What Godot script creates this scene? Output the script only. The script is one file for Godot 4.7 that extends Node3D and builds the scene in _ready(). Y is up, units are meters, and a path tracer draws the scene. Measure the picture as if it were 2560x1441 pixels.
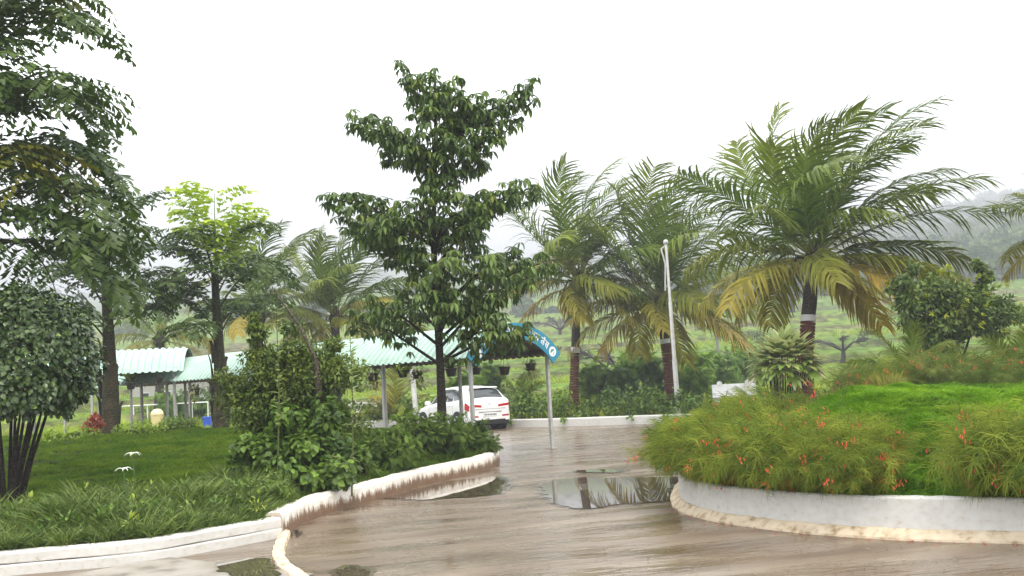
extends Node3D

# ---------------------------------------------------------------- the camera's numbers, used to turn a sighting in the photograph into metres
const FOCAL := 2700.0
const EYE := Vector3(0, 1.6, 0)
var view: Basis
var rng = RandomNumberGenerator.new()
var taken := {}
var M := {}
var L := {}          # shared leaf, blade and flower meshes
var bumps = FastNoiseLite.new()
var left_edge := PackedFloat32Array()
var right_edge := PackedFloat32Array()
var foot_path := []
var back_path := []
const LEFT_MID := Vector2(-8.0, -19.0)
const RIGHT_MID := Vector2(6.5, -15.0)


func sight(px: float, py: float) -> Vector3:
	return view * Vector3((px - 1280.0) / FOCAL, -(py - 720.5) / FOCAL, -1.0)


func gp(px: float, py: float, h := 0.0) -> Vector3:      # where a line of sight meets the level h
	var d := sight(px, py)
	return EYE + d * ((h - EYE.y) / d.y)


func pd(px: float, py: float, depth: float) -> Vector3:  # a point on a line of sight, depth metres ahead
	var d := sight(px, py)
	return EYE + d * (depth / -d.z)


func r01() -> float:
	return rng.randf()


func rr(a: float, b: float) -> float:
	return rng.randf_range(a, b)


func ball() -> Vector3:
	var v := Vector3(rr(-1, 1), rr(-1, 1), rr(-1, 1))
	while v.length_squared() > 1.0 or v.length_squared() < 0.01:
		v = Vector3(rr(-1, 1), rr(-1, 1), rr(-1, 1))
	return v


func tint(a: Color, b: Color, t: float, spread := 0.15) -> Color:
	var c := a.lerp(b, t)
	var k := 1.0 + rr(-spread, spread)
	if c.g > c.r:        # fresh wet-season greens
		return Color(c.r * k * 1.55, c.g * k * 1.45, c.b * k * 1.0)
	return Color(c.r * k, c.g * k, c.b * k)


# ---------------------------------------------------------------- geometry
class Geo:
	var v := PackedVector3Array()
	var n := PackedVector3Array()
	var c := PackedColorArray()
	var u := PackedVector2Array()
	var ix := PackedInt32Array()

	func vert(p: Vector3, nn: Vector3, col := Color.WHITE, uv := Vector2.ZERO) -> int:
		v.append(p); n.append(nn); c.append(col); u.append(uv)
		return v.size() - 1

	func tri(a: Vector3, b: Vector3, d: Vector3, col := Color.WHITE) -> void:
		var nn := (d - a).cross(b - a).normalized()
		var k := v.size()
		v.append(a); v.append(b); v.append(d)
		for q in 3:
			n.append(nn); c.append(col); u.append(Vector2.ZERO)
		ix.append(k); ix.append(k + 1); ix.append(k + 2)

	func quad(a: Vector3, b: Vector3, d: Vector3, e: Vector3, col := Color.WHITE) -> void:
		tri(a, b, d, col)
		tri(a, d, e, col)

	func box(at: Vector3, size: Vector3, basis := Basis(), col := Color.WHITE, bevel := 0.0) -> void:
		var h := size * 0.5
		var b := minf(bevel, minf(h.x, minf(h.y, h.z)) * 0.45)
		if b <= 0.0:
			for ax in 3:
				for s in [-1.0, 1.0]:
					var nn := Vector3.ZERO; nn[ax] = s
					var t1 := Vector3.ZERO; t1[(ax + 1) % 3] = 1.0
					var t2 := nn.cross(t1)
					var k := v.size()
					for q in [Vector2(-1, -1), Vector2(-1, 1), Vector2(1, 1), Vector2(1, -1)]:
						vert(at + basis * ((nn + t1 * q.x + t2 * q.y) * h), basis * nn, col)
					ix.append_array(PackedInt32Array([k, k + 1, k + 2, k, k + 2, k + 3]))
			return
		# a box with chamfered edges: three nested rings of eight corners
		var rings := []
		for y in [[-h.y, b], [-h.y + b, 0.0], [h.y - b, 0.0], [h.y, b]]:
			var e: float = y[1]
			var ring := []
			for q in [[-h.x + e, -h.z + b + e], [-h.x + b + e, -h.z + e], [h.x - b - e, -h.z + e], [h.x - e, -h.z + b + e], [h.x - e, h.z - b - e], [h.x - b - e, h.z - e], [-h.x + b + e, h.z - e], [-h.x + e, h.z - b - e]]:
				ring.append(at + basis * Vector3(q[0], y[0], q[1]))
			rings.append(ring)
		for k in 3:
			for q in 8:
				quad(rings[k][q], rings[k][(q + 1) % 8], rings[k + 1][(q + 1) % 8], rings[k + 1][q], col)
		for q in 6:
			tri(rings[3][0], rings[3][q + 1], rings[3][q + 2], col)
			tri(rings[0][0], rings[0][q + 2], rings[0][q + 1], col)

	func tube(pts: Array, rad: Array, sides := 8, col := Color.WHITE, cap := true) -> void:
		var t: Vector3 = (pts[1] - pts[0]).normalized()
		var x := t.cross(Vector3(0.31, 0.2, 0.93)).normalized()
		var first := v.size()
		var run := 0.0
		for k in pts.size():
			var p: Vector3 = pts[k]
			if k > 0:
				run += p.distance_to(pts[k - 1])
			var t2: Vector3 = (pts[mini(k + 1, pts.size() - 1)] - pts[maxi(k - 1, 0)]).normalized()
			x = (x - t2 * x.dot(t2)).normalized()
			var y := t2.cross(x)
			for s in sides + 1:
				var a := TAU * s / sides
				var o := x * cos(a) + y * sin(a)
				vert(p + o * rad[k], o, col, Vector2(float(s) / sides, run))
		for k in pts.size() - 1:
			for s in sides:
				var a := first + k * (sides + 1) + s
				var b := a + sides + 1
				ix.append_array(PackedInt32Array([a, b, a + 1, b, b + 1, a + 1]))
		if cap:
			for e in [0, pts.size() - 1]:
				var at = first + e * (sides + 1)
				var nn: Vector3 = (pts[0] - pts[1]).normalized() if e == 0 else (pts[e] - pts[e - 1]).normalized()
				var k := vert(pts[e], nn, col)
				for s in sides:
					vert(v[at + s], nn, col)
				for s in sides:
					if e == 0:
						ix.append_array(PackedInt32Array([k, k + 1 + s, k + 1 + (s + 1) % sides]))
					else:
						ix.append_array(PackedInt32Array([k, k + 1 + (s + 1) % sides, k + 1 + s]))

	func lathe(prof: Array, sides := 14, at := Vector3.ZERO, col := Color.WHITE) -> void:
		var rows := []
		for p in prof:
			var row := []
			for s in sides + 1:
				var a := TAU * s / sides
				row.append(at + Vector3(cos(a) * p.x, p.y, sin(a) * p.x))
			rows.append(row)
		grid(rows, col, false)

	func grid(rows: Array, col := Color.WHITE, flip := false, colors := []) -> void:   # smooth surface through rows of points
		var nr := rows.size()
		var nc: int = rows[0].size()
		var first := v.size()
		for a in nr:
			for b in nc:
				var du: Vector3 = rows[mini(a + 1, nr - 1)][b] - rows[maxi(a - 1, 0)][b]
				var dv: Vector3 = rows[a][mini(b + 1, nc - 1)] - rows[a][maxi(b - 1, 0)]
				if rows[a][0].is_equal_approx(rows[a][nc - 1]) and (b == 0 or b == nc - 1):
					dv = rows[a][1] - rows[a][nc - 2]
				var nn := du.cross(dv)
				nn = nn.normalized() if nn.length_squared() > 1e-14 else Vector3.UP
				vert(rows[a][b], -nn if flip else nn, colors[a][b] if colors else col, Vector2(float(b) / (nc - 1), float(a) / (nr - 1)))
		for a in nr - 1:
			for b in nc - 1:
				var k := first + a * nc + b
				if flip:
					ix.append_array(PackedInt32Array([k, k + nc, k + 1, k + 1, k + nc, k + nc + 1]))
				else:
					ix.append_array(PackedInt32Array([k, k + 1, k + nc, k + 1, k + nc + 1, k + nc]))

	func mesh() -> ArrayMesh:
		var a := []
		a.resize(Mesh.ARRAY_MAX)
		a[Mesh.ARRAY_VERTEX] = v
		a[Mesh.ARRAY_NORMAL] = n
		a[Mesh.ARRAY_COLOR] = c
		a[Mesh.ARRAY_TEX_UV] = u
		a[Mesh.ARRAY_INDEX] = ix
		var m := ArrayMesh.new()
		m.add_surface_from_arrays(Mesh.PRIMITIVE_TRIANGLES, a)
		return m


# ---------------------------------------------------------------- things and parts
func numbered(called: String) -> String:
	var k: int = taken.get(called, 0)
	taken[called] = k + 1
	return called if k == 0 else "%s_%03d" % [called, k]


func tag(o: Node3D, label: String, category: String, group := "", kind := "") -> Node3D:
	if label: o.set_meta("label", label)
	if category: o.set_meta("category", category)
	if group: o.set_meta("group", group)
	if kind: o.set_meta("kind", kind)
	return o


func thing(called: String, label: String, category: String, at := Vector3.ZERO, group := "") -> Node3D:
	var o := Node3D.new()
	o.name = numbered(called)
	add_child(o)
	o.position = at
	return tag(o, label, category, group)


func part(called: String, g, mat: Material, parent: Node3D, at := Vector3.ZERO) -> MeshInstance3D:
	var o := MeshInstance3D.new()
	o.mesh = g if g is Mesh else g.mesh()
	o.material_override = mat
	o.name = called
	parent.add_child(o, true)
	o.position = at
	return o


func structure(called: String, g, mat: Material, label := "") -> MeshInstance3D:
	var o := part(numbered(called), g, mat, self)
	tag(o, label, "", "", "structure")
	return o


func scatter(called: String, mesh: Mesh, mat: Material, parent: Node3D, xf: Array, cols: Array, kind := "stuff") -> MultiMeshInstance3D:
	var mm := MultiMesh.new()
	mm.transform_format = MultiMesh.TRANSFORM_3D
	mm.use_colors = true
	mm.mesh = mesh
	mm.instance_count = xf.size()
	for k in xf.size():
		mm.set_instance_transform(k, xf[k])
		mm.set_instance_color(k, cols[k])
	var o := MultiMeshInstance3D.new()
	o.multimesh = mm
	o.material_override = mat
	o.name = called
	parent.add_child(o, true)
	if kind: o.set_meta("kind", kind)
	return o


func facing(p: Vector3, dir: Vector3, up: Vector3, size: Vector3) -> Transform3D:   # +z along dir, +y towards up
	var z := dir.normalized()
	var x := up.cross(z)
	x = x.normalized() if x.length_squared() > 1e-6 else Vector3.RIGHT.cross(z).normalized()
	var y := z.cross(x)
	return Transform3D(Basis(x * size.x, y * size.y, z * size.z), p)


func place_leaves(called: String, mesh: Mesh, mat: Material, parent: Node3D, xf: Array, cols: Array, singles: int, pals: Array) -> void:
	# the leaves nearest the road side, which show largest, are parts of their own; the mass of the rest is one part
	if singles <= 0:
		scatter("foliage", mesh, mat, parent, xf, cols)
		return
	var order := range(xf.size())
	var here := parent.position
	order.sort_custom(func(a, b): return (xf[a].origin + here - EYE).length_squared() - xf[a].basis.z.length() * 6.0 < (xf[b].origin + here - EYE).length_squared() - xf[b].basis.z.length() * 6.0)
	var rest_x := []
	var rest_c := []
	for k in order.size():
		if k < singles:
			var o := part(called, mesh, pals[k % pals.size()], parent)
			o.transform = xf[order[k]]
		else:
			rest_x.append(xf[order[k]])
			rest_c.append(cols[order[k]])
	scatter("foliage", mesh, mat, parent, rest_x, rest_c)


# ---------------------------------------------------------------- materials
func noise_tex(freq: float, colors: PackedColorArray, stops: PackedFloat32Array, seed_ := 1, size := 512, octaves := 4, kind := FastNoiseLite.TYPE_SIMPLEX_SMOOTH) -> NoiseTexture2D:
	var f := FastNoiseLite.new()
	f.noise_type = kind
	f.frequency = freq
	f.seed = seed_
	f.fractal_octaves = octaves
	var t := NoiseTexture2D.new()
	t.width = size
	t.height = size
	t.seamless = true
	t.noise = f
	if colors.size():
		var gr := Gradient.new()
		gr.colors = colors
		gr.offsets = stops
		t.color_ramp = gr
	return t


func lin(r: float, g: float, b: float) -> Color:
	return Color(r, g, b).linear_to_srgb()


func mat(color: Color, rough: float, spec := 0.5) -> StandardMaterial3D:
	var m := StandardMaterial3D.new()
	m.albedo_color = color.linear_to_srgb()
	m.roughness = rough
	m.metallic_specular = spec
	return m


func tinted(rough: float, spec := 0.5, back := 0.0) -> StandardMaterial3D:
	var m := mat(Color.WHITE, rough, spec)
	m.vertex_color_use_as_albedo = true
	m.cull_mode = BaseMaterial3D.CULL_DISABLED
	if back > 0.0:
		m.backlight_enabled = true
		m.backlight = Color(0.9 * back, back, 0.45 * back).linear_to_srgb()
	return m


func grained(m: StandardMaterial3D, tex: Texture2D, scale: float, bump := 0.0, bump_tex: Texture2D = null) -> StandardMaterial3D:
	m.albedo_texture = tex
	m.uv1_triplanar = true
	m.uv1_world_triplanar = true
	m.uv1_scale = Vector3.ONE * scale
	if bump > 0.0:
		m.heightmap_enabled = true
		m.heightmap_texture = bump_tex
		m.heightmap_scale = bump
	return m


func make_materials() -> void:
	var grey := PackedColorArray([Color(0.25, 0.25, 0.25), Color(1, 1, 1)])
	var two := PackedFloat32Array([0.2, 0.8])
	var relief := noise_tex(0.02, PackedColorArray(), two, 5, 512, 5)
	var mottled := noise_tex(0.012, PackedColorArray([Color(0.62, 0.6, 0.56), Color(0.9, 0.89, 0.86), Color(1, 1, 1)]), PackedFloat32Array([0.18, 0.45, 0.75]), 8, 512, 6)
	M.leaf = tinted(0.42, 0.4, 0.6)
	M.leaf_gloss = tinted(0.3, 0.45, 0.25)
	M.leaf_soft = tinted(0.6, 0.28, 0.6)
	M.frond = tinted(0.4, 0.24, 0.6)
	M.grass = tinted(0.65, 0.22, 0.6)
	M.petal = tinted(0.55, 0.3, 0.5)
	M.bark = grained(tinted(0.85, 0.3), noise_tex(0.03, PackedColorArray([Color(0.35, 0.33, 0.3), Color(1, 1, 1)]), two, 11, 512, 5), 1.6, 1.2, relief)
	M.twig = tinted(0.8, 0.3)
	M.paint = tinted(0.45, 0.5)
	M.sheet = grained(tinted(0.38, 0.5), noise_tex(0.01, PackedColorArray([Color(0.86, 0.87, 0.86), Color(1, 1, 1)]), two, 9, 512, 5), 0.3)
	M.metal = grained(tinted(0.42, 0.5), noise_tex(0.012, PackedColorArray([Color(0.8, 0.79, 0.76), Color(0.95, 0.95, 0.94), Color(1, 1, 1)]), PackedFloat32Array([0.15, 0.4, 0.8]), 10, 512, 5), 0.5)
	M.plastic = tinted(0.4, 0.5)
	M.white_wash = grained(tinted(0.75, 0.35), noise_tex(0.02, PackedColorArray([Color(0.72, 0.67, 0.6), Color(0.93, 0.915, 0.89), Color(0.97, 0.965, 0.955), Color(1, 1, 1)]), PackedFloat32Array([0.05, 0.17, 0.4, 0.8]), 21, 1024, 6), 0.55, 0.5, relief)
	M.cream = grained(tinted(0.8, 0.3), noise_tex(0.02, PackedColorArray([Color(0.6, 0.5, 0.38), Color(0.9, 0.84, 0.74), Color(0.97, 0.92, 0.84)]), PackedFloat32Array([0.15, 0.35, 0.7]), 22, 512, 6), 0.7, 0.6, relief)
	M.white_wash.albedo_color = lin(0.57, 0.56, 0.535)
	M.cream.albedo_color = lin(0.68, 0.65, 0.6)
	M.car_paint = mat(Color(0.78, 0.79, 0.79), 0.3, 0.5)
	M.car_paint.clearcoat_enabled = true
	M.car_paint.clearcoat = 1.0
	M.car_paint.clearcoat_roughness = 0.05
	M.glass = mat(Color(0.02, 0.025, 0.028), 0.05, 0.6)
	M.rubber = mat(Color(0.018, 0.018, 0.018), 0.75, 0.3)
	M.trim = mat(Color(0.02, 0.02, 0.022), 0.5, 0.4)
	M.alloy = mat(Color(0.55, 0.56, 0.57), 0.35, 0.5)
	M.alloy.metallic = 0.7
	M.lamp = mat(Color(0.42, 0.012, 0.02), 0.12, 0.5)
	M.chrome = mat(Color(0.6, 0.6, 0.6), 0.2)
	M.chrome.metallic = 0.9
	# wet concrete: broom streaks run along u
	var road := mat(Color(0.9, 0.855, 0.81), 1.0, 0.5)
	road.albedo_texture = noise_tex(0.006, PackedColorArray([Color(0.36, 0.31, 0.255), Color(0.425, 0.37, 0.31), Color(0.45, 0.40, 0.34), Color(0.50, 0.455, 0.395)]), PackedFloat32Array([0.12, 0.38, 0.62, 0.85]), 31, 1024, 6)
	road.roughness_texture = noise_tex(0.007, PackedColorArray([Color(0.14, 0.14, 0.14), Color(0.22, 0.22, 0.22), Color(0.34, 0.34, 0.34), Color(0.42, 0.42, 0.42)]), PackedFloat32Array([0.25, 0.45, 0.6, 0.8]), 32, 1024, 6)
	road.uv1_scale = Vector3(0.06, 0.2, 1)
	road.heightmap_enabled = true
	road.heightmap_texture = noise_tex(0.035, PackedColorArray(), two, 33, 1024, 4)
	road.heightmap_scale = 0.6
	M.road = road
	M.water = mat(Color(0.075, 0.058, 0.042), 0.015, 0.5)
	M.damp = mat(Color(0.105, 0.082, 0.06), 0.13, 0.5)
	M.paving = grained(mat(Color(0.30, 0.27, 0.235), 0.3, 0.5), mottled, 0.3, 0.3, relief)
	M.soil = grained(tinted(0.95, 0.2), noise_tex(0.03, grey, two, 41, 512, 5), 0.5, 3.0, relief)
	var field := tinted(0.95, 0.15)
	grained(field, noise_tex(0.02, PackedColorArray([Color(0.5, 0.52, 0.42), Color(0.8, 0.82, 0.74), Color(1, 1, 1)]), PackedFloat32Array([0.2, 0.5, 0.8]), 43, 1024, 6), 0.035)
	M.field = field


# ---------------------------------------------------------------- shared leaves, blades, flowers (one unit long, along +z, face up)
func leaf_mesh(width: float, curl: float, fold: float, steps := 3) -> ArrayMesh:
	var g := Geo.new()
	var prev := []
	for k in steps + 1:
		var t := float(k) / steps
		var w := width * 0.5 * pow(sin(PI * clampf(0.04 + 0.93 * pow(t, 0.85), 0.0, 1.0)), 0.8)
		var mid := Vector3(0, -curl * t * t, t)
		var row := [mid + Vector3(-w, fold * w, 0), mid, mid + Vector3(w, fold * w, 0)]
		if prev:
			g.quad(prev[0], row[0], row[1], prev[1])
			g.quad(prev[1], row[1], row[2], prev[2])
		prev = row
	return g.mesh()


func blade(g: Geo, at: Vector3, dir: Vector3, len: float, width: float, bend: Vector3, col: Color, tip: Color, steps := 3) -> void:
	var side := dir.cross(Vector3(0.13, 0.97, 0.2)).normalized()
	if dir.y > 0.8:
		side = dir.cross(Vector3(cos(len * 91.0), 0.1, sin(len * 91.0))).normalized()
	var p := at
	var d := dir.normalized()
	var prev := [p - side * width * 0.3, p + side * width * 0.3]
	for k in steps:
		var t := (k + 1.0) / steps
		p += d * len / steps
		d = (d + bend / steps).normalized()
		var w := width * 0.5 * (1.0 - pow(t, 2.5))
		var cc := col.lerp(tip, t)
		if k == steps - 1:
			g.tri(prev[0], p, prev[1], cc)
		else:
			var row := [p - side * w, p + side * w]
			g.quad(prev[0], row[0], row[1], prev[1], cc)
			prev = row


func tuft_mesh(count: int, spread: float, width: float, bend: float, steps: int, seed_: int) -> ArrayMesh:
	rng.seed = seed_
	var g := Geo.new()
	for k in count:
		var a := rr(0, TAU)
		var out := Vector3(cos(a), 0, sin(a))
		var lean := rr(0.1, spread)
		var v := rr(0.75, 1.15)
		blade(g, out * rr(0, 0.25), (Vector3.UP + out * lean).normalized(), rr(0.6, 1.05), width * rr(0.7, 1.2), out * bend * 0.5 + Vector3.DOWN * bend * rr(0.5, 1.2), Color(v * 0.9, v * 0.92, v * 0.8), Color(v, v * 1.02, v), steps)
	return g.mesh()


func spray_mesh(seed_: int, arch: float, twigs: int, twig_len: float) -> ArrayMesh:   # an arching rush-like stem with thread-thin branchlets
	rng.seed = seed_
	var g := Geo.new()
	var p := Vector3.ZERO
	var d := Vector3(0, 0.95, 0.35).normalized()
	var steps := 9
	for k in steps:
		var q := p + d / steps
		var s := d.cross(Vector3.RIGHT).normalized() * 0.006
		var x := Vector3.RIGHT * 0.006
		g.quad(p - x * 0.6, q - x * 0.6, q + x * 0.6, p + x * 0.6)
		g.quad(p - s * 0.6, q - s * 0.6, q + s * 0.6, p + s * 0.6)
		for j in (twigs / steps if k > 0 else 0):
			var o := p.lerp(q, r01())
			var a := rr(0, TAU)
			var dir := (d * rr(0.5, 0.9) + (Vector3.RIGHT * cos(a) + d.cross(Vector3.RIGHT) * sin(a)) * rr(0.5, 1.0)).normalized()
			var len := twig_len * rr(0.5, 1.2)
			var bend := (dir + Vector3.DOWN * 0.7).normalized()
			var w := dir.cross(Vector3(0.2, 0.3, 0.9)).normalized() * 0.003
			g.quad(o - w, o + dir * len * 0.5 - w * 0.8, o + dir * len * 0.5 + w * 0.8, o + w)
			g.tri(o + dir * len * 0.5 - w * 0.8, o + (dir + bend) * len * 0.5, o + dir * len * 0.5 + w * 0.8)
		p = q
		d = (d + Vector3(0, -arch, 0.25 * arch) / steps * (0.4 + 1.4 * k / steps)).normalized()
	return g.mesh()


func make_leaves() -> void:
	L.oval = leaf_mesh(0.46, 0.12, 0.25)
	L.long = leaf_mesh(0.36, 0.3, 0.35, 4)
	L.heart = leaf_mesh(0.78, 0.18, 0.2)
	L.narrow = leaf_mesh(0.17, 0.3, 0.3, 4)
	L.chip = leaf_mesh(0.6, 0.1, 0.2, 2)
	L.turf = tuft_mesh(16, 0.9, 0.05, 0.8, 2, 71)
	L.turf_b = tuft_mesh(14, 1.2, 0.06, 1.1, 2, 72)
	L.rosette = tuft_mesh(22, 1.2, 0.05, 1.0, 4, 73)
	L.rosette_b = tuft_mesh(15, 0.8, 0.06, 0.8, 4, 74)
	L.weed = tuft_mesh(12, 0.7, 0.06, 0.6, 2, 75)
	L.spray = spray_mesh(81, 1.5, 84, 0.26)
	L.spray_b = spray_mesh(82, 2.3, 90, 0.24)
	L.spray_up = spray_mesh(83, 0.7, 72, 0.22)
	var g := Geo.new()   # a slender tube flower with a flared mouth
	g.lathe([Vector2(0.02, 0), Vector2(0.1, -0.3), Vector2(0.13, -0.75), Vector2(0.24, -1.0)], 5)
	L.flower = g.mesh()
	g = Geo.new()        # a pinnate feathery leaf
	for k in 11:
		var t := 0.12 + 0.88 * k / 10.0
		for s in [-1.0, 1.0]:
			var len := 0.34 * sin(PI * (0.12 + 0.8 * t))
			var o := Vector3(0, -0.3 * t * t, t)
			var e := o + Vector3(s * len, -0.1 * len, len * 0.35)
			var w := Vector3(0, 0, 0.035)
			g.quad(o - w, o.lerp(e, 0.6) - w, e, o.lerp(e, 0.6) + w)
			g.tri(o - w, o.lerp(e, 0.6) + w, o + w)
	for k in 4:
		var t0 := k / 4.0
		var t1 := (k + 1) / 4.0
		g.quad(Vector3(-0.008, -0.3 * t0 * t0, t0), Vector3(-0.008, -0.3 * t1 * t1, t1), Vector3(0.008, -0.3 * t1 * t1, t1), Vector3(0.008, -0.3 * t0 * t0, t0))
	L.feather = g.mesh()


# fills arrays with leaves spread through a clump; leaves lie outward and hang by droop
func clump(xf: Array, cols: Array, at: Vector3, rad: Vector3, count: int, size: float, a: Color, b: Color, droop := 0.3, hollow := 0.5) -> void:
	var new_growth := r01()
	for k in count:
		var o := ball().normalized() * pow(lerpf(hollow, 1.0, r01()), 0.7)
		var p := at + o * rad
		var dir := (o * 0.7 + ball() * 0.9 + Vector3.DOWN * droop).normalized()
		xf.append(facing(p, dir, o + Vector3.UP * 0.8 + ball() * 0.4, Vector3.ONE * size * rr(0.65, 1.2)))
		cols.append(tint(a, b, clampf(new_growth * 0.6 + r01() * 0.5 - 0.1, 0, 1), 0.22))


# a shrub or crown made of many clumps that leave gaps between them
func crown(xf: Array, cols: Array, at: Vector3, rad: Vector3, clumps: int, per: int, size: float, a: Color, b: Color, droop := 0.3, inner := 0.35, cr := 0.3) -> void:
	for k in clumps:
		var o := ball().normalized() * lerpf(inner, 1.0, pow(r01(), 0.6))
		var s := rr(0.65, 1.25) * cr
		clump(xf, cols, at + o * rad * (1.0 - cr * 0.5), Vector3(s, s * 0.8, s) * (rad.x + rad.y) * 0.5, per, size, a, b, droop)


func limbs(g: Geo, from: Vector3, to: Array, r0: float, col: Color, lift := 0.3) -> void:
	for t in to:
		var mid: Vector3 = from.lerp(t, 0.5) + Vector3(rr(-0.1, 0.1), -lift * rr(0.2, 0.5), rr(-0.1, 0.1)) * from.distance_to(t)
		g.tube([from, from.lerp(mid, 0.6) , mid.lerp(t, 0.35), t], [r0, r0 * 0.8, r0 * 0.55, r0 * 0.2], 5, col, false)


# ---------------------------------------------------------------- palms
func coconut_frond(palm: Node3D, at: Vector3, az: float, el: float, len: float, droop: float, wind: Vector3, age: float) -> void:
	var green := Color(0.062, 0.125, 0.012).lerp(Color(0.135, 0.195, 0.02), r01())
	var yellow := Color(0.40, 0.34, 0.04).lerp(Color(0.52, 0.28, 0.03), r01() * age)
	var base := green.lerp(yellow, clampf(age * 1.1 - 0.1, 0, 0.8) * rr(0.5, 1.0))
	var tipc := base.lerp(Color(0.34, 0.22, 0.05), 0.15 + 0.5 * age)
	var n := 26
	var d := Vector3(cos(el) * sin(az), sin(el), cos(el) * cos(az))
	var p := at
	var pts := []
	var dirs := []
	for k in n + 1:
		pts.append(p)
		dirs.append(d)
		p += d * len / n
		d = (d + (Vector3.DOWN * droop + wind) / n * (0.25 + 1.5 * k / n)).normalized()
	var g := Geo.new()
	var twist := rr(-0.5, 0.5)
	var per := 2
	var stiff := lerpf(1.9, 0.6, clampf(el / 1.3, 0, 1))
	for k in range(3, n + 1):
		for j in per:
			var t := (k + float(j) / per) / n
			if t > 1.0: break
			var o: Vector3 = pts[k].lerp(pts[mini(k + 1, n)], float(j) / per)
			var f: Vector3 = dirs[k]
			var up := f.cross(Vector3.UP.rotated(f, twist)).cross(f).normalized()
			var side := f.cross(up).normalized()
			var prof := pow(sin(PI * clampf(0.1 + 0.78 * t, 0, 1)), 0.8)
			for s in [-1.0, 1.0]:
				if r01() < 0.04: continue
				var ll := len * 0.325 * prof * rr(0.8, 1.1) + 0.05
				var dir = (side * s * rr(0.85, 1.0) + f * rr(0.75, 1.25) + up * rr(0.0, 0.3)).normalized()
				var hang := Vector3.DOWN * rr(0.45, 1.6) * stiff + wind * rr(0.6, 1.2)
				var wv = (f - dir * f.dot(dir)).normalized() * 0.034 * clampf(len / 4.0, 0.28, 1.0)
				var col := base.lerp(tipc, t * t) * rr(0.62, 1.35)
				var q := o
				var dd = dir
				var prev := [q - wv * 0.6, q + wv * 0.6]
				for m in 4:
					q += dd * ll * 0.25
					dd = (dd + hang * 0.28).normalized()
					var w: float = [1.0, 0.95, 0.7, 0.0][m]
					var cc := col.lerp(tipc, [0.0, 0.1, 0.3, 0.8][m])
					if m == 3:
						g.tri(prev[0], q, prev[1], cc)
					else:
						var row := [q - wv * w, q + wv * w]
						g.quad(prev[0], row[0], row[1], prev[1], cc)
						prev = row
	var fr := part("frond", g, M.frond, palm)
	var rib := Geo.new()
	var rp := []
	var rad := []
	for k in range(0, n + 1, 2):
		rp.append(pts[k])
		rad.append(lerpf(0.035, 0.005, pow(float(k) / n, 0.7)))
	rib.tube(rp, rad, 5, base.lerp(Color(0.3, 0.28, 0.1), 0.5), false)
	part("midrib", rib, M.frond, fr)


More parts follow.
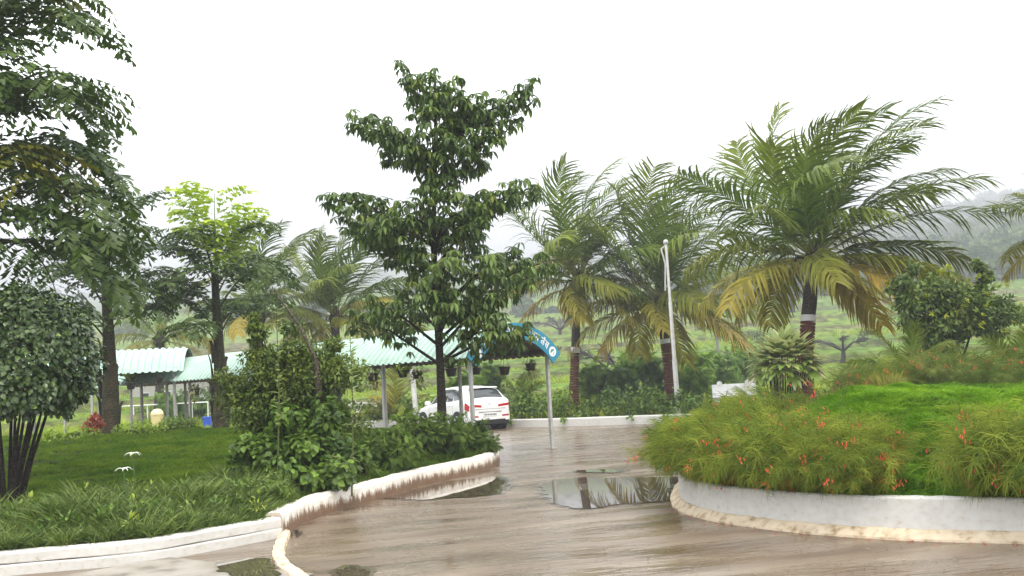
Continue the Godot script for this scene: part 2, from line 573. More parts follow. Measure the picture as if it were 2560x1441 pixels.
func coconut_palm(label: String, foot: Vector3, top: Vector3, count: int, len: float, wind: Vector3, seed_: int, r0: float, banded := 0.0, age_bias := 0.0, lean := Vector3.ZERO) -> Node3D:
	rng.seed = seed_
	var o := thing("coconut_palm", label, "palm tree", foot, "coconut palms")
	var crown_at := top - foot
	var pts := []
	var rad := []
	var n := 26
	for k in n + 1:
		var t := float(k) / n
		pts.append(Vector3.ZERO.lerp(crown_at, t) + lean * sin(PI * t) + Vector3(rr(-1, 1), 0, rr(-1, 1)) * 0.008)
		rad.append(r0 * (1.25 - 0.4 * t + 0.35 * exp(-t * 9.0)) * rr(0.96, 1.04))
	var low := 0
	if banded > 0.0:
		low = int(ceil(banded / crown_at.y * n))
	var g := Geo.new()
	g.tube(pts.slice(low), rad.slice(low), 12, Color(0.11, 0.095, 0.075), false)
	part("trunk", g, M.bark, o)
	if banded > 0.0:
		var lo: Vector3 = pts[low - 1]
		var hi: Vector3 = pts[low]
		g = Geo.new()
		g.tube([lo, lo.lerp(hi, 0.5), hi + (hi - lo) * 0.05], [rad[low - 1] * 1.04, rad[low] * 1.05, rad[low] * 1.04], 12, Color(0.62, 0.62, 0.64), false)
		part("white_painted_band", g, M.paint, o)
		var rings := int(lo.y / 0.095)
		for k in rings:       # old leaf scars leave a ring every ten centimetres; each ring is painted red-brown
			var t0 := float(k) / rings
			var t1 := (k + 0.86) / rings
			var f := func(t: float): return [pts[int(t * (low - 1))].lerp(pts[mini(int(t * (low - 1)) + 1, low - 1)], fposmod(t * (low - 1), 1.0)), lerpf(rad[0], rad[low - 1], minf(1.0, t * 1.6)) * 1.03]
			var a = f.call(t0)
			var b = f.call(t1)
			g = Geo.new()
			g.tube([a[0], a[0].lerp(b[0], 0.2), a[0].lerp(b[0], 0.8), b[0]], [a[1] * 0.93, a[1], b[1] * 0.99, b[1] * 0.9], 12, tint(Color(0.20, 0.062, 0.045), Color(0.26, 0.09, 0.065), r01(), 0.1), false)
			part("painted_trunk_ring", g, M.bark, o)
	# the fibrous heart out of which the fronds grow
	g = Geo.new()
	g.tube([crown_at - Vector3(0, 0.6, 0), crown_at - Vector3(0, 0.1, 0), crown_at + Vector3(0, 0.45, 0)], [r0 * 0.95, r0 * 1.6, r0 * 0.4], 9, Color(0.085, 0.06, 0.035))
	part("crown_shaft", g, M.bark, o)
	for k in count:
		var t := (k + 0.5) / count
		var az := k * 2.39996 + rr(-0.3, 0.3)
		var el := lerpf(1.42, -0.3, pow(t, 0.9)) + rr(-0.12, 0.12)
		var age := clampf((t - 0.55) * 1.7 + rr(-0.22, 0.22) + age_bias, 0.0, 1.0)
		coconut_frond(o, crown_at + Vector3(sin(az), 0, cos(az)) * r0 * 0.9 + Vector3(0, 0.3 - 0.55 * t, 0), az, el, len * rr(0.85, 1.1) * lerpf(1.05, 0.8, smoothstep(0.25, 1.0, t)) * (1.0 + 0.1 * sin(az)), lerpf(0.6, 1.15, t) * rr(0.8, 1.25), wind * lerpf(1.35, 0.55, t), age)
	for k in int(count / 6):   # old stubs and a few nuts under the crown
		var az := rr(0, TAU)
		var a := crown_at + Vector3(sin(az), -0.3, cos(az)) * r0
		g = Geo.new()
		g.tube([a, a + Vector3(sin(az) * 0.3, 0.05, cos(az) * 0.3), a + Vector3(sin(az) * 0.5, -0.35, cos(az) * 0.5)], [0.04, 0.035, 0.02], 5, Color(0.07, 0.05, 0.03))
		part("dead_stalk", g, M.bark, o)
	for k in 3:
		var az := rr(0, TAU)
		g = Geo.new()
		g.lathe([Vector2(0.01, -0.15), Vector2(0.08, -0.1), Vector2(0.1, 0.0), Vector2(0.07, 0.1), Vector2(0.01, 0.14)], 8, crown_at + Vector3(sin(az) * (r0 + 0.15), -0.25, cos(az) * (r0 + 0.15)), Color(0.11, 0.13, 0.03))
		part("coconut", g, M.leaf_soft, o)
	return o


func fishtail_frond(palm: Node3D, at: Vector3, az: float, el: float, len: float, droop: float, a: Color, b: Color, size := 1.0, pinnae := 11) -> void:
	var g := Geo.new()
	var n := pinnae
	var d := Vector3(cos(el) * sin(az), sin(el), cos(el) * cos(az))
	var p := at
	var pts := [p]
	var rib_rad := [0.03 * len / 2.0]
	for k in n + 3:
		p += d * len / (n + 3)
		d = (d + Vector3.DOWN * droop / n * (0.3 + 1.4 * k / n)).normalized()
		pts.append(p)
		rib_rad.append(lerpf(0.026, 0.004, float(k) / (n + 3)) * len / 2.0)
		if k < 3: continue
		var t := float(k - 3) / n
		for s in [-1.0, 1.0]:
			var side = d.cross(Vector3.UP).normalized() * s
			var pl := len * 0.42 * (0.35 + 0.75 * sin(PI * (0.15 + 0.75 * t))) * rr(0.8, 1.15)
			var pdv = (side * 0.95 + d * rr(0.45, 0.8) + Vector3.UP * rr(0.0, 0.45)).normalized()
			var q := p
			var count := int(pl / (0.07 * size)) + 2
			var shade := r01()
			for j in count:
				var q2 = q + pdv * pl / count
				var tw := Vector3.UP * 0.004
				g.tri(q - tw, q2, q + tw, a)
				pdv = (pdv + Vector3.DOWN * rr(0.6, 1.1) / count).normalized()
				q = q2
				var across = pdv.cross(Vector3.UP).normalized() * (1.0 if j % 2 else -1.0)
				var last := j == count - 1
				var ld = (pdv * (1.0 if last else rr(0.35, 0.7)) + across * (0.0 if last else 0.9) + Vector3.DOWN * rr(0.1, 0.6)).normalized()
				var ll := rr(0.13, 0.24) * size
				var w = (pdv * 0.8 + ball() * 0.5)
				w = (w - ld * w.dot(ld)).normalized() * ll
				var c := tint(a, b, clampf(shade * 0.5 + r01() * 0.5, 0, 1), 0.2)
				# a wedge with a torn, fish-tail end
				var e1 = q + ld * ll * 0.55 - w * 0.2
				var e2 = q + ld * ll * 1.0 - w * 0.26
				var e3 = q + ld * ll * 0.86 - w * 0.02
				var e4 = q + ld * ll * rr(1.05, 1.25) + w * 0.1
				var e5 = q + ld * ll * 0.78 + w * 0.24
				g.tri(q, e1, e2, c)
				g.tri(q, e2, e3, c)
				g.tri(q, e3, e4, c)
				g.tri(q, e4, e5, c)
	var fr := part("frond", g, M.frond if size > 2.0 else M.leaf, palm)
	var rib := Geo.new()
	rib.tube(pts, rib_rad, 5, a.lerp(Color(0.12, 0.13, 0.04), 0.5), false)
	part("midrib", rib, M.leaf_soft, fr)


func fishtail_trunk(o: Node3D, h: float, r0: float, scales: int) -> void:
	var g := Geo.new()
	var pts := []
	var rad := []
	for k in 13:
		var t := k / 12.0
		pts.append(Vector3(sin(t * 5.0) * 0.03, h * t, cos(t * 4.0) * 0.03))
		rad.append(r0 * (1.15 - 0.7 * t) * rr(0.93, 1.08))
	g.tube(pts, rad, 12, Color(0.10, 0.10, 0.055), true)
	part("trunk", g, M.bark, o)
	for k in scales:      # dry, split leaf sheaths still clasping the stem
		var t := 0.02 + 0.45 * k / scales
		var az := k * 2.2 + rr(-0.4, 0.4)
		var r := r0 * (1.2 - 0.7 * t)
		var y := h * t
		var rows := []
		var hh := h * rr(0.1, 0.17)
		for a in 5:
			var row := []
			for b in 5:
				var ang := az + (b - 2) * 0.42 * (1.0 - 0.18 * a)
				var rr_ := r * (1.03 + 0.05 * a + (0.22 if a == 4 else 0.0) * rr(0.6, 1.4)) + 0.006
				row.append(Vector3(sin(ang) * rr_, y + hh * a / 4.0 + rr(-0.02, 0.02), cos(ang) * rr_))
			rows.append(row)
		g = Geo.new()
		g.grid(rows, tint(Color(0.13, 0.095, 0.06), Color(0.19, 0.17, 0.10), r01(), 0.2))
		part("leaf_sheath", g, M.bark, o)


# ---------------------------------------------------------------- the lie of the land
func edge_table(poly: Array, mid: Vector2) -> PackedFloat32Array:
	var out := PackedFloat32Array()
	for k in 720:
		var a := TAU * k / 720.0
		var d := Vector2(cos(a), sin(a))
		var best := 1.0
		for j in poly.size():
			var hit = Geometry2D.segment_intersects_segment(mid, mid + d * 80.0, poly[j], poly[(j + 1) % poly.size()])
			if hit != null:
				best = maxf(best, mid.distance_to(hit))
		out.append(best)
	return out


func reach(table: PackedFloat32Array, mid: Vector2, x: float, z: float) -> float:   # 0 in the middle of an island, 1 at its kerb
	var o := Vector2(x, z) - mid
	var k := fposmod(o.angle() / TAU * 720.0, 720.0)
	return o.length() / lerpf(table[int(k) % 720], table[(int(k) + 1) % 720], fposmod(k, 1.0))


func left_height(x: float, z: float) -> float:
	var r := reach(left_edge, LEFT_MID, x, z)
	return 0.19 + 0.56 * smoothstep(11.2, 26.0, -z) * smoothstep(0.0, 0.14, 1.0 - r) + 0.06 * smoothstep(0.0, 0.15, 1.0 - r) + 1.25 * lumps(x, z) * smoothstep(0.0, 0.12, 1.0 - r)


func right_height(x: float, z: float) -> float:
	var r := reach(right_edge, RIGHT_MID, x, z)
	return 0.31 + 0.72 * smoothstep(0.0, 0.62, 1.0 - r) + 2.7 * lumps(x, z) * smoothstep(0.0, 0.12, 1.0 - r)


func lumps(x: float, z: float) -> float:
	return 0.07 * bumps.get_noise_2d(x * 1.1, z * 1.1) + 0.06 * absf(bumps.get_noise_2d(x * 2.6 + 40.0, z * 2.6))


func land(x: float, z: float) -> float:      # the fields and the hill beyond the forecourt
	var d := Vector2(x, z).length()
	if z > -20.0 or d < 44.0:
		return -0.06
	var table := [44.0, -0.06, 60.0, 0.25, 80.0, 1.35, 120.0, 3.9, 200.0, 10.6, 300.0, 24.0, 400.0, 39.0, 520.0, 55.0, 700.0, 72.0, 900.0, 82.0, 1100.0, 84.0]
	var h := 84.0
	for k in range(0, table.size() - 2, 2):
		if d < table[k + 2]:
			h = lerpf(table[k + 1], table[k + 3], (d - table[k]) / (table[k + 2] - table[k]))
			break
	var steep := 1.0 + 0.22 * smoothstep(0.15, 0.55, x / d) - 0.12 * smoothstep(0.0, 0.5, -x / d)
	var roll_ := bumps.get_noise_2d(x * 0.012, z * 0.012) * 0.10 * maxf(0.0, d - 60.0) * 0.35
	return h * lerpf(1.0, steep, smoothstep(80.0, 300.0, d)) + roll_ * 0.5 * smoothstep(-0.06, 1.0, -z / d)


func island(called: String, table: PackedFloat32Array, mid: Vector2, height: Callable, col: Color) -> void:
	var rows := []
	var colors := []
	var sides := 360
	for k in 57:
		var r := pow(k / 56.0, 0.7) * 0.998
		var row := []
		var cr := []
		for s in sides + 1:
			var a := TAU * s / sides
			var p := mid + Vector2(cos(a), sin(a)) * table[(s * 2) % 720] * r
			row.append(Vector3(p.x, height.call(p.x, p.y), p.y))
			cr.append(tint(col, Color(col.r * 1.5, col.g * 1.2, col.b), 0.5 + 0.5 * bumps.get_noise_2d(p.x * 3.0, p.y * 3.0), 0.1))
		rows.append(row)
		colors.append(cr)
	var g := Geo.new()
	g.grid(rows, col, true, colors)
	structure(called, g, M.soil)


func grass_on(called: String, label: String, mesh: Mesh, table: PackedFloat32Array, mid: Vector2, height: Callable, zone: Callable, count: int, size: float, a: Color, b: Color) -> void:
	var xf := []
	var cols := []
	var tries := 0
	while xf.size() < count and tries < count * 30:
		tries += 1
		var ang := rr(0, TAU)
		var q := mid + Vector2(cos(ang), sin(ang)) * table[int(ang / TAU * 720.0) % 720] * sqrt(r01())
		if not zone.call(q.x, q.y): continue
		var y: float = height.call(q.x, q.y)
		var grow := bumps.get_noise_2d(q.x * 2.2, q.y * 2.2)
		var s := size * rr(0.7, 1.2) * (1.0 + 0.45 * grow)
		xf.append(Transform3D(Basis(Vector3.UP, rr(0, TAU)).rotated(Vector3.RIGHT, rr(-0.3, 0.3)).scaled(Vector3(s * 1.5, s, s * 1.5)), Vector3(q.x, y - 0.01, q.y)))
		cols.append(tint(a, b, clampf(0.5 + 1.1 * bumps.get_noise_2d(q.x * 1.7 + 9.0, q.y * 1.7) + rr(-0.3, 0.3), 0, 1), 0.22))
	var o := scatter(numbered(called), mesh, M.grass, self, xf, cols)
	tag(o, label, "grass", "", "stuff")


# a wall or kerb swept along the ground: profile points are (outward, height)
func sweep(path: Array, profile: Array, outward: float, uv := false, wobble := 0.0) -> Geo:
	var g := Geo.new()
	var rows := []
	for k in path.size():
		var p: Vector3 = path[k]
		var t: Vector3 = (path[mini(k + 1, path.size() - 1)] - path[maxi(k - 1, 0)])
		t.y = 0
		var o := t.normalized().cross(Vector3.UP) * outward
		var row := []
		for q in profile:
			row.append(Vector3(p.x, 0, p.z) + o * (q.x + rr(-wobble, wobble)) + Vector3.UP * (q.y + (rr(-wobble, wobble) if q.y > 0.05 else 0.0)))
		rows.append(row)
	# each face keeps its own normals, so that arrises stay crisp
	var run := 0.0
	for k in rows.size() - 1:
		var step: float = rows[k][0].distance_to(rows[k + 1][0])
		for j in profile.size() - 1:
			var at := g.v.size()
			g.quad(rows[k][j], rows[k][j + 1], rows[k + 1][j + 1], rows[k + 1][j])
			if uv:
				for q in range(at, g.v.size()):
					var side := 1.0 if g.v[q].distance_squared_to(rows[k + 1][j]) < 1e-9 or g.v[q].distance_squared_to(rows[k + 1][j + 1]) < 1e-9 else 0.0
					g.u[q] = Vector2((run + side * step) * 0.25, 1.0 - g.v[q].y / 0.36)
		run += step
	for e in [0, rows.size() - 1]:
		for j in range(1, profile.size() - 1):
			if e == 0: g.tri(rows[e][0], rows[e][j + 1], rows[e][j])
			else: g.tri(rows[e][0], rows[e][j], rows[e][j + 1])
	return g


func smooth_path(pts: Array, step: float) -> Array:
	var c := Curve3D.new()
	for k in pts.size():
		var t: Vector3 = (pts[mini(k + 1, pts.size() - 1)] - pts[maxi(k - 1, 0)]) / 6.0
		c.add_point(pts[k], -t, t)
	c.bake_interval = 0.05
	var out := []
	var n := int(c.get_baked_length() / step)
	for k in n + 1:
		out.append(c.sample_baked(c.get_baked_length() * k / n))
	return out


func stained_wash() -> StandardMaterial3D:
	# whitewash over concrete, scoured back to brown, streaky concrete along the foot
	var im := Image.create(1024, 128, false, Image.FORMAT_RGB8)
	var f := FastNoiseLite.new()
	f.frequency = 0.02
	f.seed = 5
	for x in 1024:
		var a := x / 1024.0 * TAU
		var line := 0.36 + 0.22 * f.get_noise_2d(cos(a) * 240.0, sin(a) * 240.0) + 0.2 * f.get_noise_2d(cos(a) * 3000.0, sin(a) * 3000.0)
		for y in 128:
			var h := 1.0 - y / 128.0
			var speck := f.get_noise_3d(cos(a) * 2600.0, sin(a) * 2600.0, y * 9.0)
			var k := smoothstep(-0.07, 0.07, h - line + speck * 0.22)
			var brown := Color(0.40, 0.31, 0.24).lerp(Color(0.53, 0.44, 0.36), 0.5 + 0.9 * speck)
			var white := Color(0.93, 0.91, 0.88).lerp(Color(0.78, 0.74, 0.68), clampf(0.3 + speck * 1.2, 0, 1))
			im.set_pixel(x, y, brown.lerp(white, k))
	var m := mat(Color.WHITE, 0.8, 0.3)
	m.albedo_texture = ImageTexture.create_from_image(im)
	m.texture_repeat = true
	return m


func sheet_of(shape: PackedVector2Array, y: float, called: String, material: Material, label: String) -> void:
	var tris := Geometry2D.triangulate_polygon(shape)
	if tris.is_empty(): return
	var g := Geo.new()
	for p in shape:
		g.vert(Vector3(p.x, y, p.y), Vector3.UP, Color.WHITE, Vector2(p.x, p.y) * 3.0)
	for q in range(0, tris.size(), 3):
		var a := shape[tris[q]]
		var b := shape[tris[q + 1]]
		var c := shape[tris[q + 2]]
		if (b - a).cross(c - a) > 0: g.ix.append_array(PackedInt32Array([tris[q], tris[q + 1], tris[q + 2]]))
		else: g.ix.append_array(PackedInt32Array([tris[q], tris[q + 2], tris[q + 1]]))
	structure(called, g, material, label)


func build_setting() -> void:
	bumps.seed = 7
	bumps.frequency = 0.35
	bumps.fractal_octaves = 3
	# ---- terrain: one sheet out to the hill
	var rings := []
	var d := 1.0
	while d < 1090.0:
		rings.append(d)
		d += 6.0 if d < 40.0 else (1.1 if d < 110.0 else d * 0.016)
	var angles := []
	for k in 60: angles.append(deg_to_rad(-180.0 + 145.0 * k / 60.0))
	for k in 300: angles.append(deg_to_rad(-35.0 + 70.0 * k / 300.0))
	for k in 61: angles.append(deg_to_rad(35.0 + 145.0 * k / 60.0))
	var rows := []
	var colors := []
	var patch = FastNoiseLite.new()
	patch.seed = 3
	patch.frequency = 0.02
	patch.fractal_octaves = 4
	for r in rings:
		var row := []
		var cr := []
		for a in angles:
			var x: float = sin(a) * r
			var z: float = -cos(a) * r
			var y := land(x, z)
			var c := Color(0.145, 0.235, 0.035).lerp(Color(0.21, 0.265, 0.06), clampf(0.5 + 1.2 * patch.get_noise_2d(x * 1.4, z * 1.4), 0, 1))
			c = c.lerp(Color(0.10, 0.17, 0.035), clampf(patch.get_noise_2d(x * 0.5 + 80.0, z * 0.5) * 1.6, 0, 0.6))
			# terrace banks: bare earth steps that follow the slope
			for b in [66.0, 78.0, 92.0, 112.0, 131.0, 160.0, 198.0, 250.0, 330.0]:
				var off: float = r - b * (1.0 + 0.16 * patch.get_noise_2d(x * 0.22 + b, z * 0.05) + 0.1 * a)
				var wide: float = b * (0.021 + 0.016 * patch.get_noise_2d(x * 0.9 + b * 3.0, 5.0))
				if off > 0.0 and off < wide and r > 58.0:
					c = c.lerp(Color(0.16, 0.125, 0.085).lerp(Color(0.10, 0.105, 0.05), clampf(0.5 + patch.get_noise_2d(x * 3.0, z * 3.0) * 1.5, 0, 1)), 0.85)
				if r > 58.0:
					y += 0.008 * b * smoothstep(0.0, maxf(wide, 0.2), off) * smoothstep(0.0, 12.0, b * 0.2 - off) * 0.8
			if r > 230.0:
				var wood := smoothstep(0.18, 0.42, x / r) * smoothstep(230.0, 300.0, r)
				c = c.lerp(Color(0.045, 0.075, 0.03), wood * 0.8)
			row.append(Vector3(x, y, z))
			cr.append(c)
		rows.append(row)
		colors.append(cr)
	var g := Geo.new()
	g.grid(rows, Color.WHITE, true, colors)
	structure("ground", g, M.field, "green terraced fields rising into a misty hillside")

	# ---- the back kerb and the forecourt road up to it
	var back := smooth_path([Vector3(-44, 0, -75), gp(400, 1072), gp(560, 1073), Vector3(-7.5, 0, -45.8), Vector3(-3.4, 0, -40.9), gp(1285, 1069), gp(1450, 1066), gp(1640, 1060), Vector3(8.2, 0, -31.0), Vector3(16, 0, -29.5), Vector3(40, 0, -28)], 0.6)
	g = Geo.new()
	var along := Vector2(0.965, -0.26)
	for k in back.size() - 1:
		var a: Vector3 = back[k]
		var b: Vector3 = back[k + 1]
		var n := 24
		for j in n:
			var c := []
			for q in [[a, j], [a, j + 1], [b, j + 1], [b, j]]:
				var e: Vector3 = q[0]
				c.append(Vector3(e.x, 0.0, lerpf(e.z, 14.0, float(q[1]) / n)))
			var at := g.v.size()
			g.quad(c[3], c[2], c[1], c[0])
			for q in range(at, g.v.size()):
				var w := Vector2(g.v[q].x, g.v[q].z)
				g.u[q] = Vector2(w.dot(along), w.dot(Vector2(-along.y, along.x)))
				g.n[q] = Vector3.UP
	structure("road", g, M.road, "wet brown concrete driveway curving between the planted islands")
	g = sweep(back, [Vector2(0.0, -0.05), Vector2(0.0, 0.24), Vector2(-0.03, 0.27), Vector2(-0.22, 0.27), Vector2(-0.25, 0.2), Vector2(-0.25, -0.1)], 1.0, false, 0.004)
	var o: Node3D = part(numbered("kerb_wall"), g, M.white_wash, self)
	tag(o, "long low white kerb along the far side of the road under the hedge", "kerb")
	# earth verge behind the kerb
	rows = []
	colors = []
	for k in back.size():
		var p: Vector3 = back[k]
		var t: Vector3 = (back[mini(k + 1, back.size() - 1)] - back[maxi(k - 1, 0)]).normalized()
		var out := t.cross(Vector3.UP)
		var row := []
		var cr := []
		for j in 9:
			var q := p + out * -(0.24 + 1.1 * j)
			q.y = 0.2 + 0.08 * bumps.get_noise_2d(q.x, q.z) - 0.012 * j * j
			row.append(q)
			cr.append(Color(0.06, 0.085, 0.03).lerp(Color(0.12, 0.1, 0.06), clampf(0.4 + bumps.get_noise_2d(q.x * 2.0, q.z * 2.0), 0, 1)))
		rows.append(row)
		colors.append(cr)
	g = Geo.new()
	g.grid(rows, Color.WHITE, false, colors)
	structure("verge", g, M.soil)

	# ---- left island: kerb by the paving, then the curved planter kerb
	var kerb_a := smooth_path([Vector3(-15, 0, -8.6), Vector3(-9, 0, -9.3), gp(0, 1443), gp(338, 1412), gp(528, 1379), gp(706, 1345)], 0.3)
	var kerb_b := smooth_path([gp(709, 1342), gp(724, 1330), gp(781, 1301), gp(854, 1276), gp(962, 1245), gp(1053, 1217), gp(1144, 1195), gp(1220, 1175), gp(1247, 1160), gp(1246, 1148), gp(1225, 1140)], 0.15)
	rng.seed = 12
	var lower := sweep(kerb_a, [Vector2(0.0, -0.05), Vector2(0.0, 0.09), Vector2(-0.02, 0.105), Vector2(-0.1, 0.105)], 1.0, false, 0.003)
	o = thing("stepped_kerb", "straight white kerb with a step along its face beside the paving", "kerb")
	part("footing", lower, M.white_wash, o)
	part("coping", sweep(kerb_a, [Vector2(-0.018, 0.112), Vector2(-0.012, 0.122), Vector2(-0.012, 0.2), Vector2(-0.03, 0.22), Vector2(-0.15, 0.225), Vector2(-0.17, 0.21), Vector2(-0.17, -0.1)], 1.0, false, 0.003), M.white_wash, o)
	var wash := stained_wash()
	o = part(numbered("curved_kerb"), sweep(kerb_b, [Vector2(0.0, -0.05), Vector2(0.0, 0.11), Vector2(-0.006, 0.22), Vector2(-0.03, 0.262), Vector2(-0.08, 0.275), Vector2(-0.17, 0.27), Vector2(-0.2, 0.24), Vector2(-0.2, -0.1)], 1.0, true, 0.007), wash, self)
	tag(o, "curved white kerb with brown stained foot holding the shrub bed", "kerb")
	var poly := []
	for p in kerb_a: poly.append(Vector2(p.x, p.z) + Vector2(0.0, -0.12))
	for p in kerb_b: poly.append(Vector2(p.x, p.z) + Vector2(-0.1, -0.02))
	for q in [[-1.6, -22.3], [-4.5, -24.7], [-8.0, -28.0], [-12.0, -30.0], [-18, -31], [-24, -28], [-24, -12]]:
		poly.append(Vector2(q[0], q[1]))
	left_edge = edge_table(poly, LEFT_MID)
	island("planting_bed", left_edge, LEFT_MID, left_height, Color(0.03, 0.05, 0.014))
	# the low rounded edging that divides the paving from the road
	var edging := smooth_path([gp(712, 1338), gp(706, 1352), gp(697, 1376), gp(697, 1402), gp(715, 1426), gp(745, 1446), Vector3(-0.9, 0, -7.0), Vector3(0.6, 0, -5.4)], 0.12)
	o = part(numbered("low_edging"), sweep(edging, [Vector2(0.06, -0.02), Vector2(0.055, 0.035), Vector2(0.0, 0.06), Vector2(-0.055, 0.045), Vector2(-0.07, -0.02)], 1.0, false, 0.008), M.cream, self)
	tag(o, "low rounded white edging strip curving towards the viewer beside the paving", "kerb")
	# paving slabs between kerb and edging
	g = Geo.new()
	var pave := Node3D.new()
	pave.name = "paving"
	add_child(pave)
	tag(pave, "", "", "", "structure")
	var e0 := gp(338, 1412)
	var e1 := gp(706, 1345)
	var tx := (e1 - e0).normalized()
	var tz := tx.cross(Vector3.UP) * 1.0
	if tz.z < 0: tz = -tz
	for k in range(-5, 4):
		for j in 4:
			var s := 1.15
			var at := e1 + tx * (k * s - s * 0.75) + tz * (j * s + s * 0.5 + 0.02)
			var edge_x := lerpf(-2.75, -0.9, clampf((at.z + 11.5) / 4.5, 0, 1))
			if at.x + s * 0.5 > edge_x: continue
			g = Geo.new()
			g.box(Vector3.ZERO, Vector3(s - 0.012, 0.02, s - 0.012), Basis(tx, Vector3.UP, tx.cross(Vector3.UP)), Color.WHITE, 0.004)
			part("paving_slab", g, M.paving, pave, at + Vector3(0, 0.012 + rr(-0.002, 0.002), 0))

	# ---- right island: battered white wall with a cement fillet at its foot
	var foot := smooth_path([gp(2230, 1150), gp(1760, 1190), gp(1700, 1206), gp(1680, 1232), gp(1677, 1256), gp(1695, 1278), gp(1772, 1303), gp(1880, 1320), gp(1987, 1333), gp(2116, 1344), gp(2245, 1352), gp(2375, 1357), gp(2560, 1361), gp(2760, 1364), Vector3(9, 0, -8.7), Vector3(13, 0, -9.5)], 0.12)
	rng.seed = 13
	o = thing("planter_wall", "curved white planter wall with a cream fillet along its foot", "wall")
	part("wall", sweep(foot, [Vector2(-0.11, 0.02), Vector2(-0.125, 0.35), Vector2(-0.14, 0.365), Vector2(-0.26, 0.365), Vector2(-0.28, 0.35), Vector2(-0.28, -0.1)], 1.0, false, 0.003), M.white_wash, o)
	part("fillet", sweep(foot, [Vector2(0.0, -0.03), Vector2(-0.005, 0.02), Vector2(-0.05, 0.055), Vector2(-0.085, 0.085), Vector2(-0.14, 0.095)], 1.0, false, 0.006), M.cream, o)
	poly = []
	for p in foot:
		poly.append(Vector2(p.x, p.z).move_toward(RIGHT_MID, 0.2))
	for q in [[14, -14], [16, -22], [13, -26.5], [8.5, -25.5], [5.5, -22.0]]:
		poly.append(Vector2(q[0], q[1]))
	right_edge = edge_table(poly, RIGHT_MID)
	island("lawn_mound", right_edge, RIGHT_MID, right_height, Color(0.035, 0.075, 0.014))
	foot_path = foot
	back_path = back

	# ---- standing water
	var pools := [
		[[1345, 1216], [1400, 1200], [1480, 1195], [1580, 1195], [1680, 1193], [1695, 1206], [1674, 1228], [1673, 1250], [1560, 1260], [1480, 1271], [1415, 1268], [1370, 1248]],
		[[1440, 1178], [1500, 1174], [1560, 1176], [1540, 1182], [1470, 1182]],
		[[820, 1452], [835, 1430], [870, 1416], [900, 1424], [905, 1452]],
		[[560, 1412], [610, 1403], [668, 1402], [684, 1422], [700, 1446], [600, 1450], [540, 1434]],
		[[960, 1247], [1030, 1228], [1110, 1208], [1190, 1197], [1258, 1193], [1272, 1212], [1240, 1236], [1150, 1244], [1050, 1250]],
	]
	for k in pools.size():
		var pts := []
		for q in pools[k]:
			pts.append(gp(q[0], q[1], 0.004))
		pts.append(pts[0])
		var rim := smooth_path(pts, 0.06)
		var mid := Vector3.ZERO
		for p in rim: mid += p
		mid /= rim.size()
		var shape := PackedVector2Array()
		for p in rim:
			var w := 0.12 * bumps.get_noise_2d(p.x * 5.0, p.z * 5.0) + 0.05 * bumps.get_noise_2d(p.x * 17.0, p.z * 17.0)
			var q: Vector3 = p + (p - mid).normalized() * w * 1.0
			shape.append(Vector2(q.x, q.z))
		var margin := PackedVector2Array()      # the damp, silty rim where the water thins out
		for p in shape:
			var away := (p - Vector2(mid.x, mid.z)).normalized()
			margin.append(p + away * (0.07 + 0.07 * bumps.get_noise_2d(p.x * 9.0, p.y * 9.0) + 0.05 * bumps.get_noise_2d(p.x * 31.0, p.y * 31.0)))
		if k != 3: sheet_of(margin, 0.004, "damp_rim", M.damp, "")
		var tris := Geometry2D.triangulate_polygon(shape)
		if tris.is_empty(): continue
		g = Geo.new()
		for p in shape:
			g.vert(Vector3(p.x, 0.027 if k == 3 else 0.008, p.y), Vector3.UP)
		for q in range(0, tris.size(), 3):
			var a := shape[tris[q]]; var b := shape[tris[q + 1]]; var c := shape[tris[q + 2]]
			if (b - a).cross(c - a) > 0: g.ix.append_array(PackedInt32Array([tris[q], tris[q + 1], tris[q + 2]]))
			else: g.ix.append_array(PackedInt32Array([tris[q], tris[q + 2], tris[q + 1]]))
		structure("puddle", g, M.water, ["wide muddy puddle across the road mirroring the palm fronds", "thin dark puddle beyond the wide one", "puddle at the near edge of the road", "puddle lying on the paving slabs", "long puddle lying against the curved kerb"][k])


# ---------------------------------------------------------------- canopies
const SPAN := 2.9
const RISE := 0.72


func arc(across: float) -> float:       # height of the barrel roof above its eaves
	var radius := (SPAN * SPAN * 0.25 + RISE * RISE) / (2.0 * RISE)
	return sqrt(maxf(0.0, radius * radius - across * across)) - (radius - RISE)


func sheet_mesh() -> ArrayMesh:        # one ribbed roof sheet, 0.6 m wide, bent over the arch; mint outside, grey inside
	var g := Geo.new()
	var prof := []
	for k in 3:
		for q in [[0.0, 0.0], [0.09, 0.0], [0.115, 0.05], [0.16, 0.05], [0.185, 0.0]]:
			prof.append(Vector2(k * 0.2 + q[0], q[1]))
	prof.append(Vector2(0.603, 0.0))
	var radius := (SPAN * SPAN * 0.25 + RISE * RISE) / (2.0 * RISE)
	var half := asin(SPAN * 0.5 / radius)
	for face in 2:
		var rows := []
		for k in 21:
			var a := lerpf(-half, half, k / 20.0)
			var row := []
			for q in prof:
				var r: float = radius + q.y - face * 0.006
				row.append(Vector3(sin(a) * r, cos(a) * r - (radius - RISE), q.x))
			rows.append(row)
		# flat faces between the folds
		for a in 20:
			for b in prof.size() - 1:
				if face == 0: g.quad(rows[a][b], rows[a + 1][b], rows[a + 1][b + 1], rows[a][b + 1], Color(0.44, 0.615, 0.53))
				else: g.quad(rows[a][b], rows[a][b + 1], rows[a + 1][b + 1], rows[a + 1][b], Color(0.16, 0.155, 0.14))
	return g.mesh()


